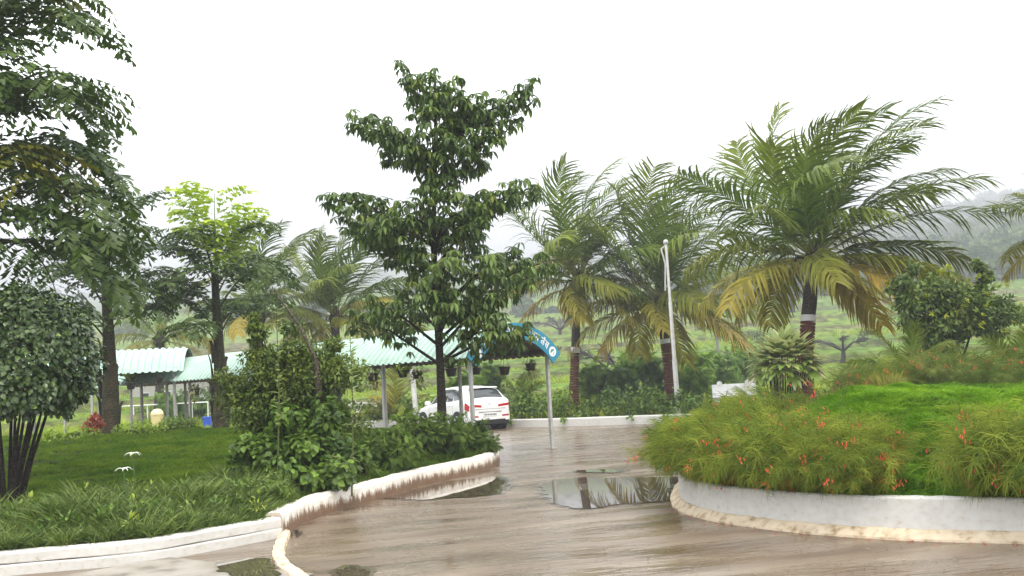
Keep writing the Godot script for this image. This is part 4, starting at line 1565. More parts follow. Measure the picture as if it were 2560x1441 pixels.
func fishtails() -> void:
	var dark := Color(0.022, 0.046, 0.016)
	var mid := Color(0.06, 0.10, 0.026)
	# the tall one at the picture's left edge
	rng.seed = 111
	var foot := pd(-75, 1250, 16.0)
	foot.y = left_height(foot.x, foot.z) - 0.05
	var o := thing("fishtail_palm", "tallest fishtail palm at the left edge with dark ragged fronds", "palm tree", foot, "fishtail palms on the left lawn")
	fishtail_trunk(o, 6.6, 0.19, 7)
	for k in 30:
		var t := k / 29.0
		var az := k * 2.39996 + 0.5
		fishtail_frond(o, Vector3(0, lerpf(3.5, 6.5, t), 0), az, lerpf(0.55, 1.15, t) + rr(-0.25, 0.2), rr(2.0, 2.6), rr(1.1, 1.8), dark, mid if r01() < 0.8 else Color(0.15, 0.14, 0.02), 0.85)
	for q in [[1.45, 0.45, 2.7, 4.2], [1.75, 0.25, 2.5, 3.6], [1.2, 0.8, 2.6, 5.2], [1.9, 0.6, 2.4, 4.6], [1.5, 0.95, 2.5, 6.0], [1.0, 1.1, 2.3, 6.4], [2.2, 0.35, 2.4, 3.9]]:
		fishtail_frond(o, Vector3(0, q[3], 0), q[0], q[1], q[2], 1.3, dark, mid, 0.85)
	# the two whose trunks stand free on the lawn
	var specs := [
		[275, 26.0, 4.3, 0.19, 118, 15, "fishtail palm with a thick scaly trunk nearest the round bush", 1.9],
		[552, 26.5, 4.2, 0.17, 119, 15, "fishtail palm with a bright new frond at its top beside the tall shrub", 1.8]]
	for q in specs:
		rng.seed = q[4]
		foot = pd(q[0], 1090, q[1])
		foot.y = left_height(foot.x, foot.z) - 0.06
		o = thing("fishtail_palm", q[6], "palm tree", foot, "fishtail palms on the left lawn")
		fishtail_trunk(o, q[2], q[3], 12)
		for k in q[5]:
			var t = float(k) / (q[5] - 1)
			fishtail_frond(o, Vector3(0, lerpf(2.25, q[2] - 0.1, t), 0), k * 2.39996 + rr(-0.3, 0.3), lerpf(0.85, 1.1, t) + rr(-0.25, 0.2), q[7] * rr(0.85, 1.15), rr(0.9, 1.5), dark, mid, 0.82)
		if q[0] > 400:
			for k in 3:
				fishtail_frond(o, Vector3(0, q[2] - 0.5, 0), [-0.9, 1.3, 0.4][k], [1.35, 1.2, 1.5][k], [2.4, 2.0, 2.3][k], 0.45, Color(0.15, 0.24, 0.03), Color(0.33, 0.42, 0.06), 1.1, 14)
		else:
			var g := Geo.new()
			g.tube([Vector3(0, q[2] - 0.4, 0), Vector3(0.08, q[2] + 0.5, 0), Vector3(0.16, q[2] + 1.25, 0)], [0.05, 0.04, 0.004], 7, Color(0.16, 0.14, 0.09))
			var sp := part("spear_leaf", g, M.leaf_soft, o)
			sp.set_meta("label", "unopened pale spear leaf pointing straight up")


func palms() -> void:
	var wind := Vector3(0.75, 0.05, 0.05)
	var rows := [
		# foot px, depth, crown px, count, frond length, seed, radius, band height, age, label
		[1432, 42.0, 1446, 700, 30, 4.5, 201, 0.16, 2.55, 0.05, "slimmest coconut palm with a painted trunk nearest the blue sign"],
		[1682, 41.5, 1650, 755, 32, 4.9, 202, 0.19, 2.6, 0.12, "coconut palm with orange lower fronds right beside the white flagpole"],
		[2008, 30.0, 2036, 640, 38, 4.3, 203, 0.2, 2.6, 0.0, "tallest windblown coconut palm behind the lady palm clump"],
		[2750, 28.0, 2722, 590, 20, 2.9, 204, 0.19, 2.6, 0.1, "coconut palm at the right edge with only fronds in view"],
		[838, 47.0, 838, 790, 26, 4.2, 205, 0.19, 0.0, 0.1, "coconut palm swept by wind just left of the tiered tree"],
		[640, 46.0, 650, 772, 16, 3.6, 206, 0.19, 0.0, 0.15, "coconut palm behind the fishtail palm and the tall shrub"],
		[392, 62.0, 398, 845, 16, 3.8, 207, 0.22, 0.0, 0.2, "far coconut palm standing behind the crossing canopy"]]
	for r in rows:
		var foot := pd(r[0], 1000, r[1])
		foot.y = maxf(0.1, land(foot.x, foot.z) - 0.05)
		if r[1] < 31.0: foot.y = 0.3
		var top := pd(r[2], r[3], r[1])
		coconut_palm(r[10], foot, top, r[4], r[5], wind if r[6] != 202 else wind * 0.6, r[6], r[7], r[8], r[9], Vector3(rr(-0.1, 0.1), 0, 0))


func round_bush() -> void:
	rng.seed = 121
	var foot := pd(22, 1285, 13.5)
	foot.y = left_height(foot.x, foot.z) - 0.03
	var o := thing("clipped_bush", "round clipped bush with small glossy leaves on many dark stems", "bush", foot)
	var c := pd(40, 905, 13.5) - foot
	for k in 15:
		var a := TAU * k / 15.0
		var b := Vector3(cos(a) * rr(0.04, 0.14), 0, sin(a) * rr(0.04, 0.14))
		var e := c + Vector3(cos(a) * rr(0.2, 0.75), -rr(0.25, 0.6), sin(a) * rr(0.2, 0.7))
		var g := Geo.new()
		g.tube([b, b.lerp(e, 0.35) + Vector3(0, 0.1, 0), b.lerp(e, 0.75) + Vector3(0, 0.05, 0), e], [rr(0.025, 0.04), 0.024, 0.017, 0.01], 6, Color(0.05, 0.038, 0.03), false)
		part("stem", g, M.bark, o)
	var g2 := Geo.new()
	for k in 60:
		var a := rr(0, TAU)
		var b := c + Vector3(cos(a) * rr(0.1, 0.5), -rr(0.5, 0.7), sin(a) * rr(0.1, 0.5))
		g2.tube([b, b + Vector3(cos(a) * 0.25, 0.35, sin(a) * 0.25)], [0.008, 0.003], 4, Color(0.04, 0.03, 0.025), false)
	var tw := part("twigs", g2, M.twig, o)
	tw.set_meta("kind", "stuff")
	var xf := []
	var cols := []
	for k in 12500:
		var u := ball().normalized()
		if u.y < -0.8: continue
		var lump := 1.0 + 0.16 * bumps.get_noise_3d(u.x * 6.0, u.y * 6.0, u.z * 6.0)
		var r := lerpf(0.72, 1.0, pow(r01(), 0.45)) * lump
		var p := c + Vector3(u.x * 0.98, u.y * (0.93 if u.y > 0 else 0.85), u.z * 0.95) * r
		xf.append(facing(p, (u * 0.6 + ball() * 0.8 + Vector3.DOWN * 0.45), u + Vector3.UP * 0.3 + ball() * 0.3, Vector3.ONE * rr(0.05, 0.085)))
		var nw := r01()
		cols.append(tint(Color(0.016, 0.034, 0.014), Color(0.042, 0.072, 0.026), r01(), 0.2) if nw < 0.96 else tint(Color(0.07, 0.13, 0.03), Color(0.11, 0.18, 0.04), r01()))
	var pals := []
	for k in 3:
		var m := mat(Color(0.016, 0.034, 0.014).lerp(Color(0.05, 0.085, 0.03), [0.2, 0.5, 0.9][k]) * Color(1.5, 1.42, 1.0), 0.3, 0.45)
		m.cull_mode = BaseMaterial3D.CULL_DISABLED
		pals.append(m)
	place_leaves("leaf", L.heart, M.leaf_gloss, o, xf, cols, 300, pals)


func shrub(called: String, label: String, foot: Vector3, blobs: Array, mesh: Mesh, material: Material, size: float, a: Color, b: Color, per := 60, stems := 7, droop := 0.3, group := "", singles := 0) -> Node3D:
	# blobs: [centre x, y, z, rx, ry, rz, clumps]
	var o := thing(called, label, "shrub" if not called.ends_with("tree") else "tree", foot, group)
	var xf := []
	var cols := []
	for q in blobs:
		crown(xf, cols, Vector3(q[0], q[1], q[2]), Vector3(q[3], q[4], q[5]), q[6], per, size, a, b, droop)
	for k in stems:
		var q = blobs[k % blobs.size()]
		var g := Geo.new()
		var e := Vector3(q[0], q[1], q[2]) + ball() * Vector3(q[3], q[4], q[5]) * 0.6
		var s := Vector3(rr(-0.06, 0.06), 0, rr(-0.06, 0.06))
		g.tube([s, s.lerp(e, 0.4) + Vector3(rr(-0.08, 0.08), 0.05, 0), e], [0.02 + 0.012 * q[3], 0.016, 0.006], 5, Color(0.06, 0.05, 0.035), false)
		part("stem", g, M.bark, o)
	if singles > 0:
		var pals := []
		for k in 4:
			var m := mat(a.lerp(b, k / 3.0) * Color(1.5, 1.42, 1.0), 0.4, 0.4)
			m.cull_mode = BaseMaterial3D.CULL_DISABLED
			m.backlight_enabled = true
			m.backlight = Color(0.28, 0.3, 0.14).linear_to_srgb()
			pals.append(m)
		place_leaves("leaf", mesh, material, o, xf, cols, singles, pals)
	else:
		scatter("foliage", mesh, material, o, xf, cols)
	return o


func left_bed() -> void:
	# the tall mixed shrub in the middle of the bed: dark broad leaves below, thin berried twigs above
	rng.seed = 131
	var foot := pd(750, 1200, 15.0)
	foot.y = left_height(foot.x, foot.z) - 0.03
	shrub("broad_leaved_shrub", "dark broad leaved shrub with bright young leaves behind the curved kerb", foot,
		[[0.0, 0.42, 0.1, 0.85, 0.5, 0.6, 34], [-0.5, 0.4, 0.2, 0.55, 0.45, 0.4, 18], [0.45, 0.32, 0.35, 0.6, 0.36, 0.4, 18], [0.1, 0.9, -0.1, 0.6, 0.42, 0.5, 18]], L.heart, M.leaf, 0.1, Color(0.024, 0.052, 0.012), Color(0.085, 0.155, 0.022), 85, 9, 0.5, "", 300)
	rng.seed = 132
	foot = pd(735, 1180, 15.6)
	foot.y = left_height(foot.x, foot.z) - 0.03
	var o := shrub("berried_shrub", "tall loose shrub with tiny yellow green leaves and berries before the canopy", foot,
		[[-0.2, 1.2, 0, 1.0, 0.5, 0.5, 44], [0.45, 1.45, 0, 0.75, 0.45, 0.5, 34], [-0.5, 1.5, 0, 0.55, 0.45, 0.4, 24], [0.05, 0.8, 0, 1.15, 0.45, 0.6, 40], [0.1, 1.75, 0, 0.55, 0.35, 0.4, 18], [-0.1, 2.0, 0.0, 0.5, 0.4, 0.3, 9], [-0.45, 2.2, 0, 0.12, 0.35, 0.12, 5], [0.65, 1.75, 0, 0.14, 0.35, 0.14, 5]], L.oval, M.leaf, 0.066, Color(0.038, 0.07, 0.016), Color(0.11, 0.155, 0.03), 150, 16, 0.2)
	var g := Geo.new()
	var e := pd(690, 735, 15.2) - foot
	g.tube([pd(790, 900, 15.2) - foot, pd(745, 810, 15.2) - foot, e], [0.026, 0.02, 0.012], 7, Color(0.17, 0.145, 0.11), false)
	g.tube([pd(790, 900, 15.2) - foot, pd(800, 1010, 15.1) - foot, Vector3(0.1, 0, 0)], [0.045, 0.05, 0.06], 7, Color(0.13, 0.11, 0.085), false)
	part("leaning_stem", g, M.bark, o)
	# bright twigs standing clear of the mass
	rng.seed = 133
	for q in [[690, 760, 1000, 14.3], [875, 840, 1000, 14.4]]:
		foot = pd(q[0], 1150, q[3])
		foot.y = left_height(foot.x, foot.z)
		o = thing("leafy_shoot", "bright green leafy shoot rising %s the tall shrub" % ("from the left side of" if q[0] < 800 else "from the right side of"), "shoot", foot)
		var top := pd(q[0], q[1], q[3]) - foot
		g = Geo.new()
		g.tube([Vector3.ZERO, top * 0.5 + Vector3(0.03, 0, 0), top], [0.014, 0.01, 0.004], 5, Color(0.08, 0.1, 0.03), false)
		part("stem", g, M.twig, o)
		for k in 46:
			var t := rr(0.35, 1.0)
			var a := rr(0, TAU)
			var c := part("leaf", L.oval, M["shoot_%d" % (k % 3)], o)
			c.transform = facing(top * t + Vector3(0.02, 0, 0), Vector3(cos(a), rr(0.0, 0.8), sin(a)), Vector3.UP, Vector3.ONE * rr(0.09, 0.15))
	# fine leaved bushes towards the tip of the bed
	var fine := [
		[985, 1150, 17.3, [[0, 0.32, 0, 0.55, 0.36, 0.45, 26]], "low fine leaved bush beside the broad leaved shrub"],
		[1105, 1130, 19.4, [[0, 0.34, 0, 0.6, 0.4, 0.5, 30]], "low feathery bush at the foot of the tiered tree"],
		[1195, 1115, 20.7, [[0, 0.3, 0, 0.42, 0.36, 0.42, 22]], "feathery bush at the tip of the curved kerb"],
		[1035, 1120, 18.9, [[0, 0.3, 0, 0.5, 0.36, 0.45, 22]], "feathery bush between two others left of the tree trunk"]]
	for k in fine.size():
		var q = fine[k]
		rng.seed = 140 + k
		foot = pd(q[0], q[1], q[2])
		foot.y = left_height(foot.x, foot.z) - 0.02
		shrub("feathery_bush", q[4], foot, q[3], L.feather, M.leaf_soft, 0.13, Color(0.038, 0.075, 0.02), Color(0.1, 0.155, 0.04), 46, 9, 0.25, "low bushes along the curved kerb")
	rng.seed = 150
	var spots := [[660, 1195, 13.2, 0.3, "small light green bush behind the corner of the two kerbs"], [905, 1190, 16.2, 0.26, "small leafy bush in the front of the curved bed"]]
	for q in spots:
		foot = pd(q[0], q[1], q[2])
		foot.y = left_height(foot.x, foot.z)
		shrub("small_bush", q[4], foot, [[0, 0.2, 0, q[3] * 1.3, q[3], q[3], 14]], L.oval, M.leaf, 0.055, Color(0.05, 0.095, 0.02), Color(0.11, 0.17, 0.035), 50, 5, 0.3)
	# weeds along the curved kerb's inner edge
	var xf := []
	var cols := []
	for k in 900:
		var px := rr(715, 1225)
		var y0 := lerpf(1275, 1150, (px - 715) / 510.0) - rr(0, 26)
		var p := gp(px, y0, 0.24)
		if reach(left_edge, LEFT_MID, p.x, p.z) > 0.985: continue
		p.y = left_height(p.x, p.z)
		xf.append(Transform3D(Basis(Vector3.UP, rr(0, TAU)).scaled(Vector3.ONE * rr(0.1, 0.22)), p))
		cols.append(tint(Color(0.03, 0.06, 0.015), Color(0.09, 0.15, 0.03), r01()))
	tag(scatter(numbered("weeds"), L.rosette_b, M.grass, self, xf, cols), "green weeds along the inner edge of the curved kerb", "weeds", "", "stuff")
	# strap-leaved ground cover along the straight kerb
	for v in 2:
		xf = []
		cols = []
		for k in 3800:
			var px := rr(-160, 715)
			var lo := lerpf(1400, 1290, (px + 20) / 735.0)
			var hi := lerpf(1265, 1185, px / 715.0) if px > 120 else lerpf(1310, 1265, (px + 160) / 280.0)
			var p := gp(px, lerpf(lo, hi, pow(r01(), 0.8)), 0.3)
			var r := reach(left_edge, LEFT_MID, p.x, p.z)
			if r > 0.988 or r < 0.72 + 0.06 * bumps.get_noise_2d(p.x * 2.0, 3.0): continue
			p.y = left_height(p.x, p.z) - 0.01
			var s := rr(0.14, 0.34) * (0.75 + 0.5 * smoothstep(0.0, 0.12, 1.0 - r)) * (1.0 + 0.5 * bumps.get_noise_2d(p.x * 2.0, p.z * 2.0))
			xf.append(Transform3D(Basis(Vector3.UP, rr(0, TAU)).scaled(Vector3(s * 1.15, s, s * 1.15)), p))
			cols.append(tint(Color(0.04, 0.072, 0.025), Color(0.14, 0.19, 0.08), pow(r01(), 1.3), 0.2))
		tag(scatter(numbered("ground_cover"), L.rosette if v == 0 else L.rosette_b, M.leaf_soft, self, xf, cols), "narrow leaved ground cover along the straight white kerb" if v == 0 else "upright grassy leaves mixed into the ground cover by the kerb", "ground cover", "", "stuff")
	# broad leaved weeds pushing up through the ground cover
	xf = []
	cols = []
	for k in 230:
		var px := rr(-60, 712)
		var lo := lerpf(1395, 1285, (px + 20) / 735.0)
		var p := gp(px, lo - rr(8, 150), 0.3)
		var r := reach(left_edge, LEFT_MID, p.x, p.z)
		if r > 0.985 or r < 0.7: continue
		p.y = left_height(p.x, p.z) + rr(0.06, 0.24)
		var a := Color(0.05, 0.095, 0.02) if r01() < 0.7 else Color(0.12, 0.16, 0.03)
		for j in rng.randi_range(6, 16):
			var u := ball()
			xf.append(facing(p + u * Vector3(0.09, 0.1, 0.09), u + Vector3(0, 0.3, 0), Vector3.UP, Vector3.ONE * rr(0.04, 0.085)))
			cols.append(tint(a, a * 1.6, r01(), 0.2))
	tag(scatter(numbered("bed_weeds"), L.oval, M.leaf, self, xf, cols), "small broad leaved weeds scattered through the ground cover", "weeds", "", "stuff")
	# spider lilies
	var lil := [[330, 1138, 12.9, true, "spider lily with the upper white flower above the ground cover"], [308, 1176, 12.4, true, "spider lily with the lower white flower in the ground cover"], [420, 1200, 12.2, false, "strap leaved lily without a flower right of the two white ones"], [100, 1290, 11.2, false, "strap leaved lily beside the round bush's stems"], [275, 1200, 12.0, false, "strap leaved lily left of the two flowering ones"], [560, 1150, 13.2, false, "broad strap leaved lily by the tall shrub's left foot"], [880, 1010, 23.0, false, ""]]
	for q in lil:
		if q[4] == "": continue
		rng.seed = int(q[0])
		foot = pd(q[0] + 8, q[1] + 60, q[2])
		foot.y = left_height(foot.x, foot.z)
		o = thing("spider_lily", q[4], "lily", foot, "lilies in the ground cover")
		for k in 7:
			var a := TAU * k / 7.0 + rr(-0.3, 0.3)
			g = Geo.new()
			blade(g, Vector3(cos(a) * 0.02, 0, sin(a) * 0.02), Vector3(cos(a) * 0.45, 1, sin(a) * 0.45).normalized(), rr(0.28, 0.46), 0.05, Vector3(cos(a), -1.0, sin(a)) * 0.7, Color(0.05, 0.10, 0.025), Color(0.10, 0.17, 0.05), 5)
			part("leaf", g, M.leaf, o)
		if q[3]:
			var c := pd(q[0], q[1], q[2]) - foot
			g = Geo.new()
			g.tube([Vector3.ZERO, c * 0.6 + Vector3(0.01, 0, 0), c - Vector3(0, 0.02, 0)], [0.009, 0.008, 0.006], 6, Color(0.09, 0.15, 0.05), false)
			part("flower_stalk", g, M.leaf, o)
			for k in 9:
				var a := TAU * k / 9.0 + rr(-0.2, 0.2)
				g = Geo.new()
				blade(g, c, Vector3(cos(a) * 0.8, 0.9, sin(a) * 0.8).normalized(), rr(0.12, 0.16), 0.016, Vector3(cos(a) * 0.6, -2.6, sin(a) * 0.6), Color(0.75, 0.78, 0.7), Color(0.82, 0.83, 0.8), 5)
				part("petal", g, M.petal, o)


func lady_palm() -> void:
	rng.seed = 161
	var foot := pd(1962, 985, 23.0)
	foot.y = right_height(foot.x, foot.z) - 0.05
	var o := thing("lady_palm", "clump of lady palm with fingered glossy leaves behind the lawn mound", "palm clump", foot)
	var c := pd(1965, 905, 23.0) - foot
	for k in 54:
		var a := k * 2.39996
		var r := sqrt((k + 0.5) / 54.0)
		var u := Vector3(cos(a) * r, 1.75 * sqrt(maxf(0.0, 1.0 - r * r)) - 0.95, sin(a) * r)
		var head := c + u * Vector3(0.62, 0.42, 0.6) * rr(0.65, 1.05)
		var g := Geo.new()
		var b := Vector3(cos(a) * r * 0.3, 0, sin(a) * r * 0.3)
		g.tube([b, b.lerp(head, 0.6) + Vector3(0, 0.1, 0), head], [0.012, 0.009, 0.005], 5, Color(0.09, 0.08, 0.045), false)
		part("cane", g, M.bark, o)
		var out := (u + Vector3(0, 0.12, 0)).normalized()
		var side := out.cross(Vector3.UP).normalized()
		var n := rng.randi_range(6, 8)
		var shade := r01()
		for j in n:
			var f := (j - (n - 1) * 0.5) / (n * 0.5) * 1.35
			var dir := out.rotated(side.cross(out).normalized(), f)
			var leaf := part("leaf_finger", L.narrow, M["lady_%d" % [0, 0, 1, 1, 1, 2, 2, 3][rng.randi_range(0, 7)]], o)
			leaf.transform = facing(head, dir + Vector3(0, rr(-0.1, 0.25), 0), Vector3.UP, Vector3(0.85, 0.45, 0.45) * rr(0.8, 1.2))


func firecracker(label: String, foot: Vector3, spots: Array, len: float, bloom: int, lean: Callable, a: Color, b: Color) -> void:
	# spots: where each arching stem is rooted, in metres from foot
	var o := thing("firecracker_plant", label, "flowering shrub", foot, "firecracker plants spilling over the planter")
	var xf := [[], [], []]
	var cols := [[], [], []]
	var heads := []
	for p in spots:
		var out: Vector3 = lean.call(p)
		var s := len * rr(0.6, 1.15)
		var k := rng.randi_range(0, 2)
		var dir := (out + ball() * 0.75)
		dir.y = 0
		if dir.length() < 0.05: dir = Vector3.BACK
		dir = dir.normalized()
		var t := Transform3D(Basis(Vector3.UP.cross(dir), Vector3.UP, dir).rotated(Vector3(rr(-1, 1), 0, rr(-1, 1)).normalized(), rr(0, 0.3)).scaled(Vector3.ONE * s), p)
		xf[k].append(t)
		cols[k].append(tint(a, b, r01(), 0.22))
		if r01() < 0.8:
			var w := rr(0.35, 1.0)
			heads.append(t * Vector3(rr(-0.12, 0.12), 0.92 * w - [0.42, 0.68, 0.2][k] * w * w + rr(0.0, 0.2), 0.33 * w + [0.28, 0.34, 0.16][k] * w * w + rr(0.08, 0.28)))
	scatter("foliage", L.spray, M.grass, o, xf[0], cols[0])
	scatter("foliage", L.spray_b, M.grass, o, xf[1], cols[1])
	scatter("foliage", L.spray_up, M.grass, o, xf[2], cols[2])
	var fx := []
	var fc := []
	var outer := []        # flowers hang from the outside of the mass
	for h in heads:
		var w := Vector3(h.x + foot.x, h.y + foot.y, h.z + foot.z)
		var d_in := (1.0 - reach(right_edge, RIGHT_MID, w.x, w.z)) * 4.6
		var skin := right_height(w.x, w.z) + len * (0.1 + 0.34 * smoothstep(-0.1, 0.6, d_in))
		if w.y > skin and (d_in > -0.12 or r01() < 0.25): outer.append(h)
	heads = outer
	heads.shuffle()
	for k in mini(bloom, heads.size()):
		for j in rng.randi_range(2, 7):
			var p: Vector3 = heads[k] + ball() * Vector3(0.05, 0.05, 0.05)
			fx.append(Transform3D(Basis(Vector3.RIGHT, rr(-0.5, 0.5)).rotated(Vector3.BACK, rr(-0.5, 0.5)).scaled(Vector3.ONE * rr(0.022, 0.038)), p))
			fc.append(tint(Color(0.62, 0.055, 0.035), Color(0.78, 0.15, 0.09), r01()))
	scatter("flowers", L.flower, M.petal, o, fx, fc)


func right_bed() -> void:
	var inside := func(p: Vector3): return reach(right_edge, RIGHT_MID, p.x, p.z) < 0.985
	var lime := Color(0.15, 0.185, 0.035)
	var olive := Color(0.045, 0.082, 0.016)
	# stems rooted between two reaches of the wall, up to depth metres in from it
	var rooted := func(foot: Vector3, from: float, to: float, depth: float, count: int) -> Array:
		var out := []
		for k in count:
			var w: Vector3 = foot_path[int(clampf(lerpf(from, to, r01()) * (foot_path.size() - 1), 0, foot_path.size() - 1))]
			var q := Vector2(w.x, w.z).move_toward(RIGHT_MID, 0.24 + depth * pow(r01(), 1.2))
			out.append(Vector3(q.x, right_height(q.x, q.y) - 0.03, q.y) - foot)
		return out
	var reach_at := func(px: float) -> float:
		var best := 0.0
		var near := 1e9
		for k in range(foot_path.size() / 3, foot_path.size()):
			var v: Vector3 = view.inverse() * (foot_path[k] - EYE)
			var x := 1280.0 - v.x / v.z * FOCAL
			if absf(x - px) < near:
				near = absf(x - px)
				best = float(k) / (foot_path.size() - 1)
		return best
	var outward := func(foot: Vector3): return func(p: Vector3): return (Vector3(p.x + foot.x - RIGHT_MID.x, 0, p.z + foot.z - RIGHT_MID.y)).normalized() * 0.8
	var tip: float = reach_at.call(1690.0)
	var bands := [
		[tip - 0.22, tip + 0.012, 1.2, 1500, 0.74, 700, "firecracker plant with many red flowers at the rounded tip of the planter"],
		[tip, reach_at.call(1960.0), 1.1, 1900, 0.78, 800, "widest firecracker plant hanging over the middle of the planter wall"],
		[reach_at.call(1940.0), reach_at.call(2215.0), 0.9, 1350, 0.66, 650, "firecracker plant with clustered red flowers left of the bare lawn gap"],
		[reach_at.call(2475.0), reach_at.call(2750.0), 1.1, 1350, 0.8, 550, "firecracker plant at the right edge spilling over the wall"]]
	for k in bands.size():
		var q = bands[k]
		rng.seed = 170 + k
		var w: Vector3 = foot_path[int((q[0] + q[1]) * 0.5 * (foot_path.size() - 1))]
		var f2 := Vector2(w.x, w.z).move_toward(RIGHT_MID, 0.5)
		var foot := Vector3(f2.x, right_height(f2.x, f2.y), f2.y)
		firecracker(q[6], foot, rooted.call(foot, q[0], q[1], q[2], q[3]), q[4], q[5], outward.call(foot), olive, lime)
	# looser plants on the crest of the mound
	var crest := [
		[1760, 1010, 15.5, 1.1, 300, 0.34, 60, lime, Color(0.2, 0.2, 0.06), "loose firecracker plant in front of the white bench"],
		[2280, 975, 19.5, 1.3, 300, 0.75, 60, olive, Color(0.12, 0.14, 0.05), "sparse red flowered plant beneath the round tree"],
		[2440, 968, 19.0, 1.2, 260, 0.7, 55, olive, Color(0.11, 0.14, 0.05), "sparse red flowered plant right of the round tree's stems"],
		[2130, 985, 19.0, 0.9, 200, 0.7, 25, olive, lime, "sparse firecracker plant right of the lady palm"]]
	for k in crest.size():
		var q = crest[k]
		rng.seed = 180 + k
		var foot := pd(q[0], q[1], q[2])
		foot.y = right_height(foot.x, foot.z)
		var sp := []
		for j in q[4]:
			var p := ball() * Vector3(q[3], 0, 0.8)
			sp.append(Vector3(p.x, right_height(p.x + foot.x, p.z + foot.z) - foot.y - 0.03, p.z))
		firecracker(q[9], foot, sp, q[5], q[6], func(p): return Vector3(p.x, 0, p.z), q[7], q[8])
	# dry seeding grass along the crest
	rng.seed = 190
	var xf := []
	var cols := []
	for k in 2600:
		var px := rr(1830, 2250)
		var p := pd(px, 990, rr(16.0, 20.5))
		p.y = right_height(p.x, p.z) - 0.02
		var s := rr(0.25, 0.48)
		xf.append(Transform3D(Basis(Vector3.UP, rr(0, TAU)).scaled(Vector3(s, s, s)), p))
		cols.append(tint(Color(0.12, 0.15, 0.035), Color(0.30, 0.25, 0.09), pow(r01(), 1.4), 0.15))
	tag(scatter(numbered("seeding_grass"), L.weed, M.grass, self, xf, cols), "tall straw coloured seeding grass along the crest of the lawn mound", "grass", "", "stuff")
	# a few bare shoots standing up out of the bed
	for q in [[2085, 1060, 2125, 945, 13.5], [1835, 1060, 1815, 985, 13.8]]:
		var foot := pd(q[0], q[1], q[4])
		foot.y = right_height(foot.x, foot.z)
		var o := thing("bare_shoot", "thin bare green shoot standing up from the planter%s" % (" before the lawn" if q[0] > 2000 else " near the bench"), "shoot", foot)
		var t := pd(q[2], q[3], q[4]) - foot
		var g := Geo.new()
		g.tube([Vector3.ZERO, t * 0.5 + Vector3(0.04, 0, 0), t], [0.006, 0.005, 0.002], 5, Color(0.05, 0.09, 0.02), false)
		for k in 9:
			var s := t * rr(0.3, 1.0)
			g.tube([s, s + Vector3(rr(-0.12, 0.12), 0.1, rr(-0.1, 0.1))], [0.003, 0.001], 4, Color(0.05, 0.09, 0.02), false)
		part("stem", g, M.twig, o)
	# fallen petals on the road along the wall
	xf = []
	cols = []
	for k in 380:
		var w: Vector3 = foot_path[int(clampf(lerpf(tip - 0.02, 0.93, r01()) * (foot_path.size() - 1), 0, foot_path.size() - 1))]
		var q := Vector2(w.x, w.z).move_toward(RIGHT_MID, -absf(rng.randfn(0.02, 0.09)) - 0.015)
		xf.append(Transform3D(Basis(Vector3.UP, rr(0, TAU)).rotated(Vector3.RIGHT, 0.0).scaled(Vector3(0.8, 1, 1) * rr(0.02, 0.038)), Vector3(q.x, 0.01, q.y)))
		cols.append(tint(Color(0.5, 0.05, 0.035), Color(0.62, 0.12, 0.08), r01()))
	tag(scatter(numbered("fallen_petals"), L.chip, M.petal, self, xf, cols), "red fallen petals strewn along the foot of the planter wall", "petals", "", "stuff")
	xf = []
	cols = []
	for k in 90:
		var p := gp(rng.randfn(880, 45), rng.randfn(1283, 12))
		xf.append(Transform3D(Basis(Vector3.UP, rr(0, TAU)).scaled(Vector3.ONE * rr(0.015, 0.035)), Vector3(p.x, 0.008, p.z)))
		cols.append(tint(Color(0.4, 0.36, 0.3), Color(0.6, 0.56, 0.5), r01()))
	for k in 60:
		var p := gp(rng.randfn(735, 14), rng.randfn(1336, 5))
		xf.append(Transform3D(Basis(Vector3.UP, rr(0, TAU)).scaled(Vector3.ONE * rr(0.03, 0.06)), Vector3(p.x, 0.01, p.z)))
		cols.append(tint(Color(0.03, 0.025, 0.018), Color(0.06, 0.05, 0.035), r01()))
	for k in 1500:      # grit, twigs and leaf crumbs lying about the road
		var p := gp(rr(700, 2560), 1090.0 + 350.0 * pow(r01(), 0.8))
		if reach(right_edge, RIGHT_MID, p.x, p.z) < 1.08 or reach(left_edge, LEFT_MID, p.x, p.z) < 1.05: continue
		xf.append(Transform3D(Basis(Vector3.UP, rr(0, TAU)).scaled(Vector3(rr(0.4, 1.2), 1, 1) * rr(0.012, 0.038)), Vector3(p.x, 0.013, p.z)))
		cols.append(tint(Color(0.05, 0.04, 0.028), Color(0.36, 0.31, 0.25), pow(r01(), 1.6)))
	tag(scatter(numbered("leaf_litter"), L.chip, M.petal, self, xf, cols), "pale and dark bits of leaf litter and grit on the wet road", "litter", "", "stuff")


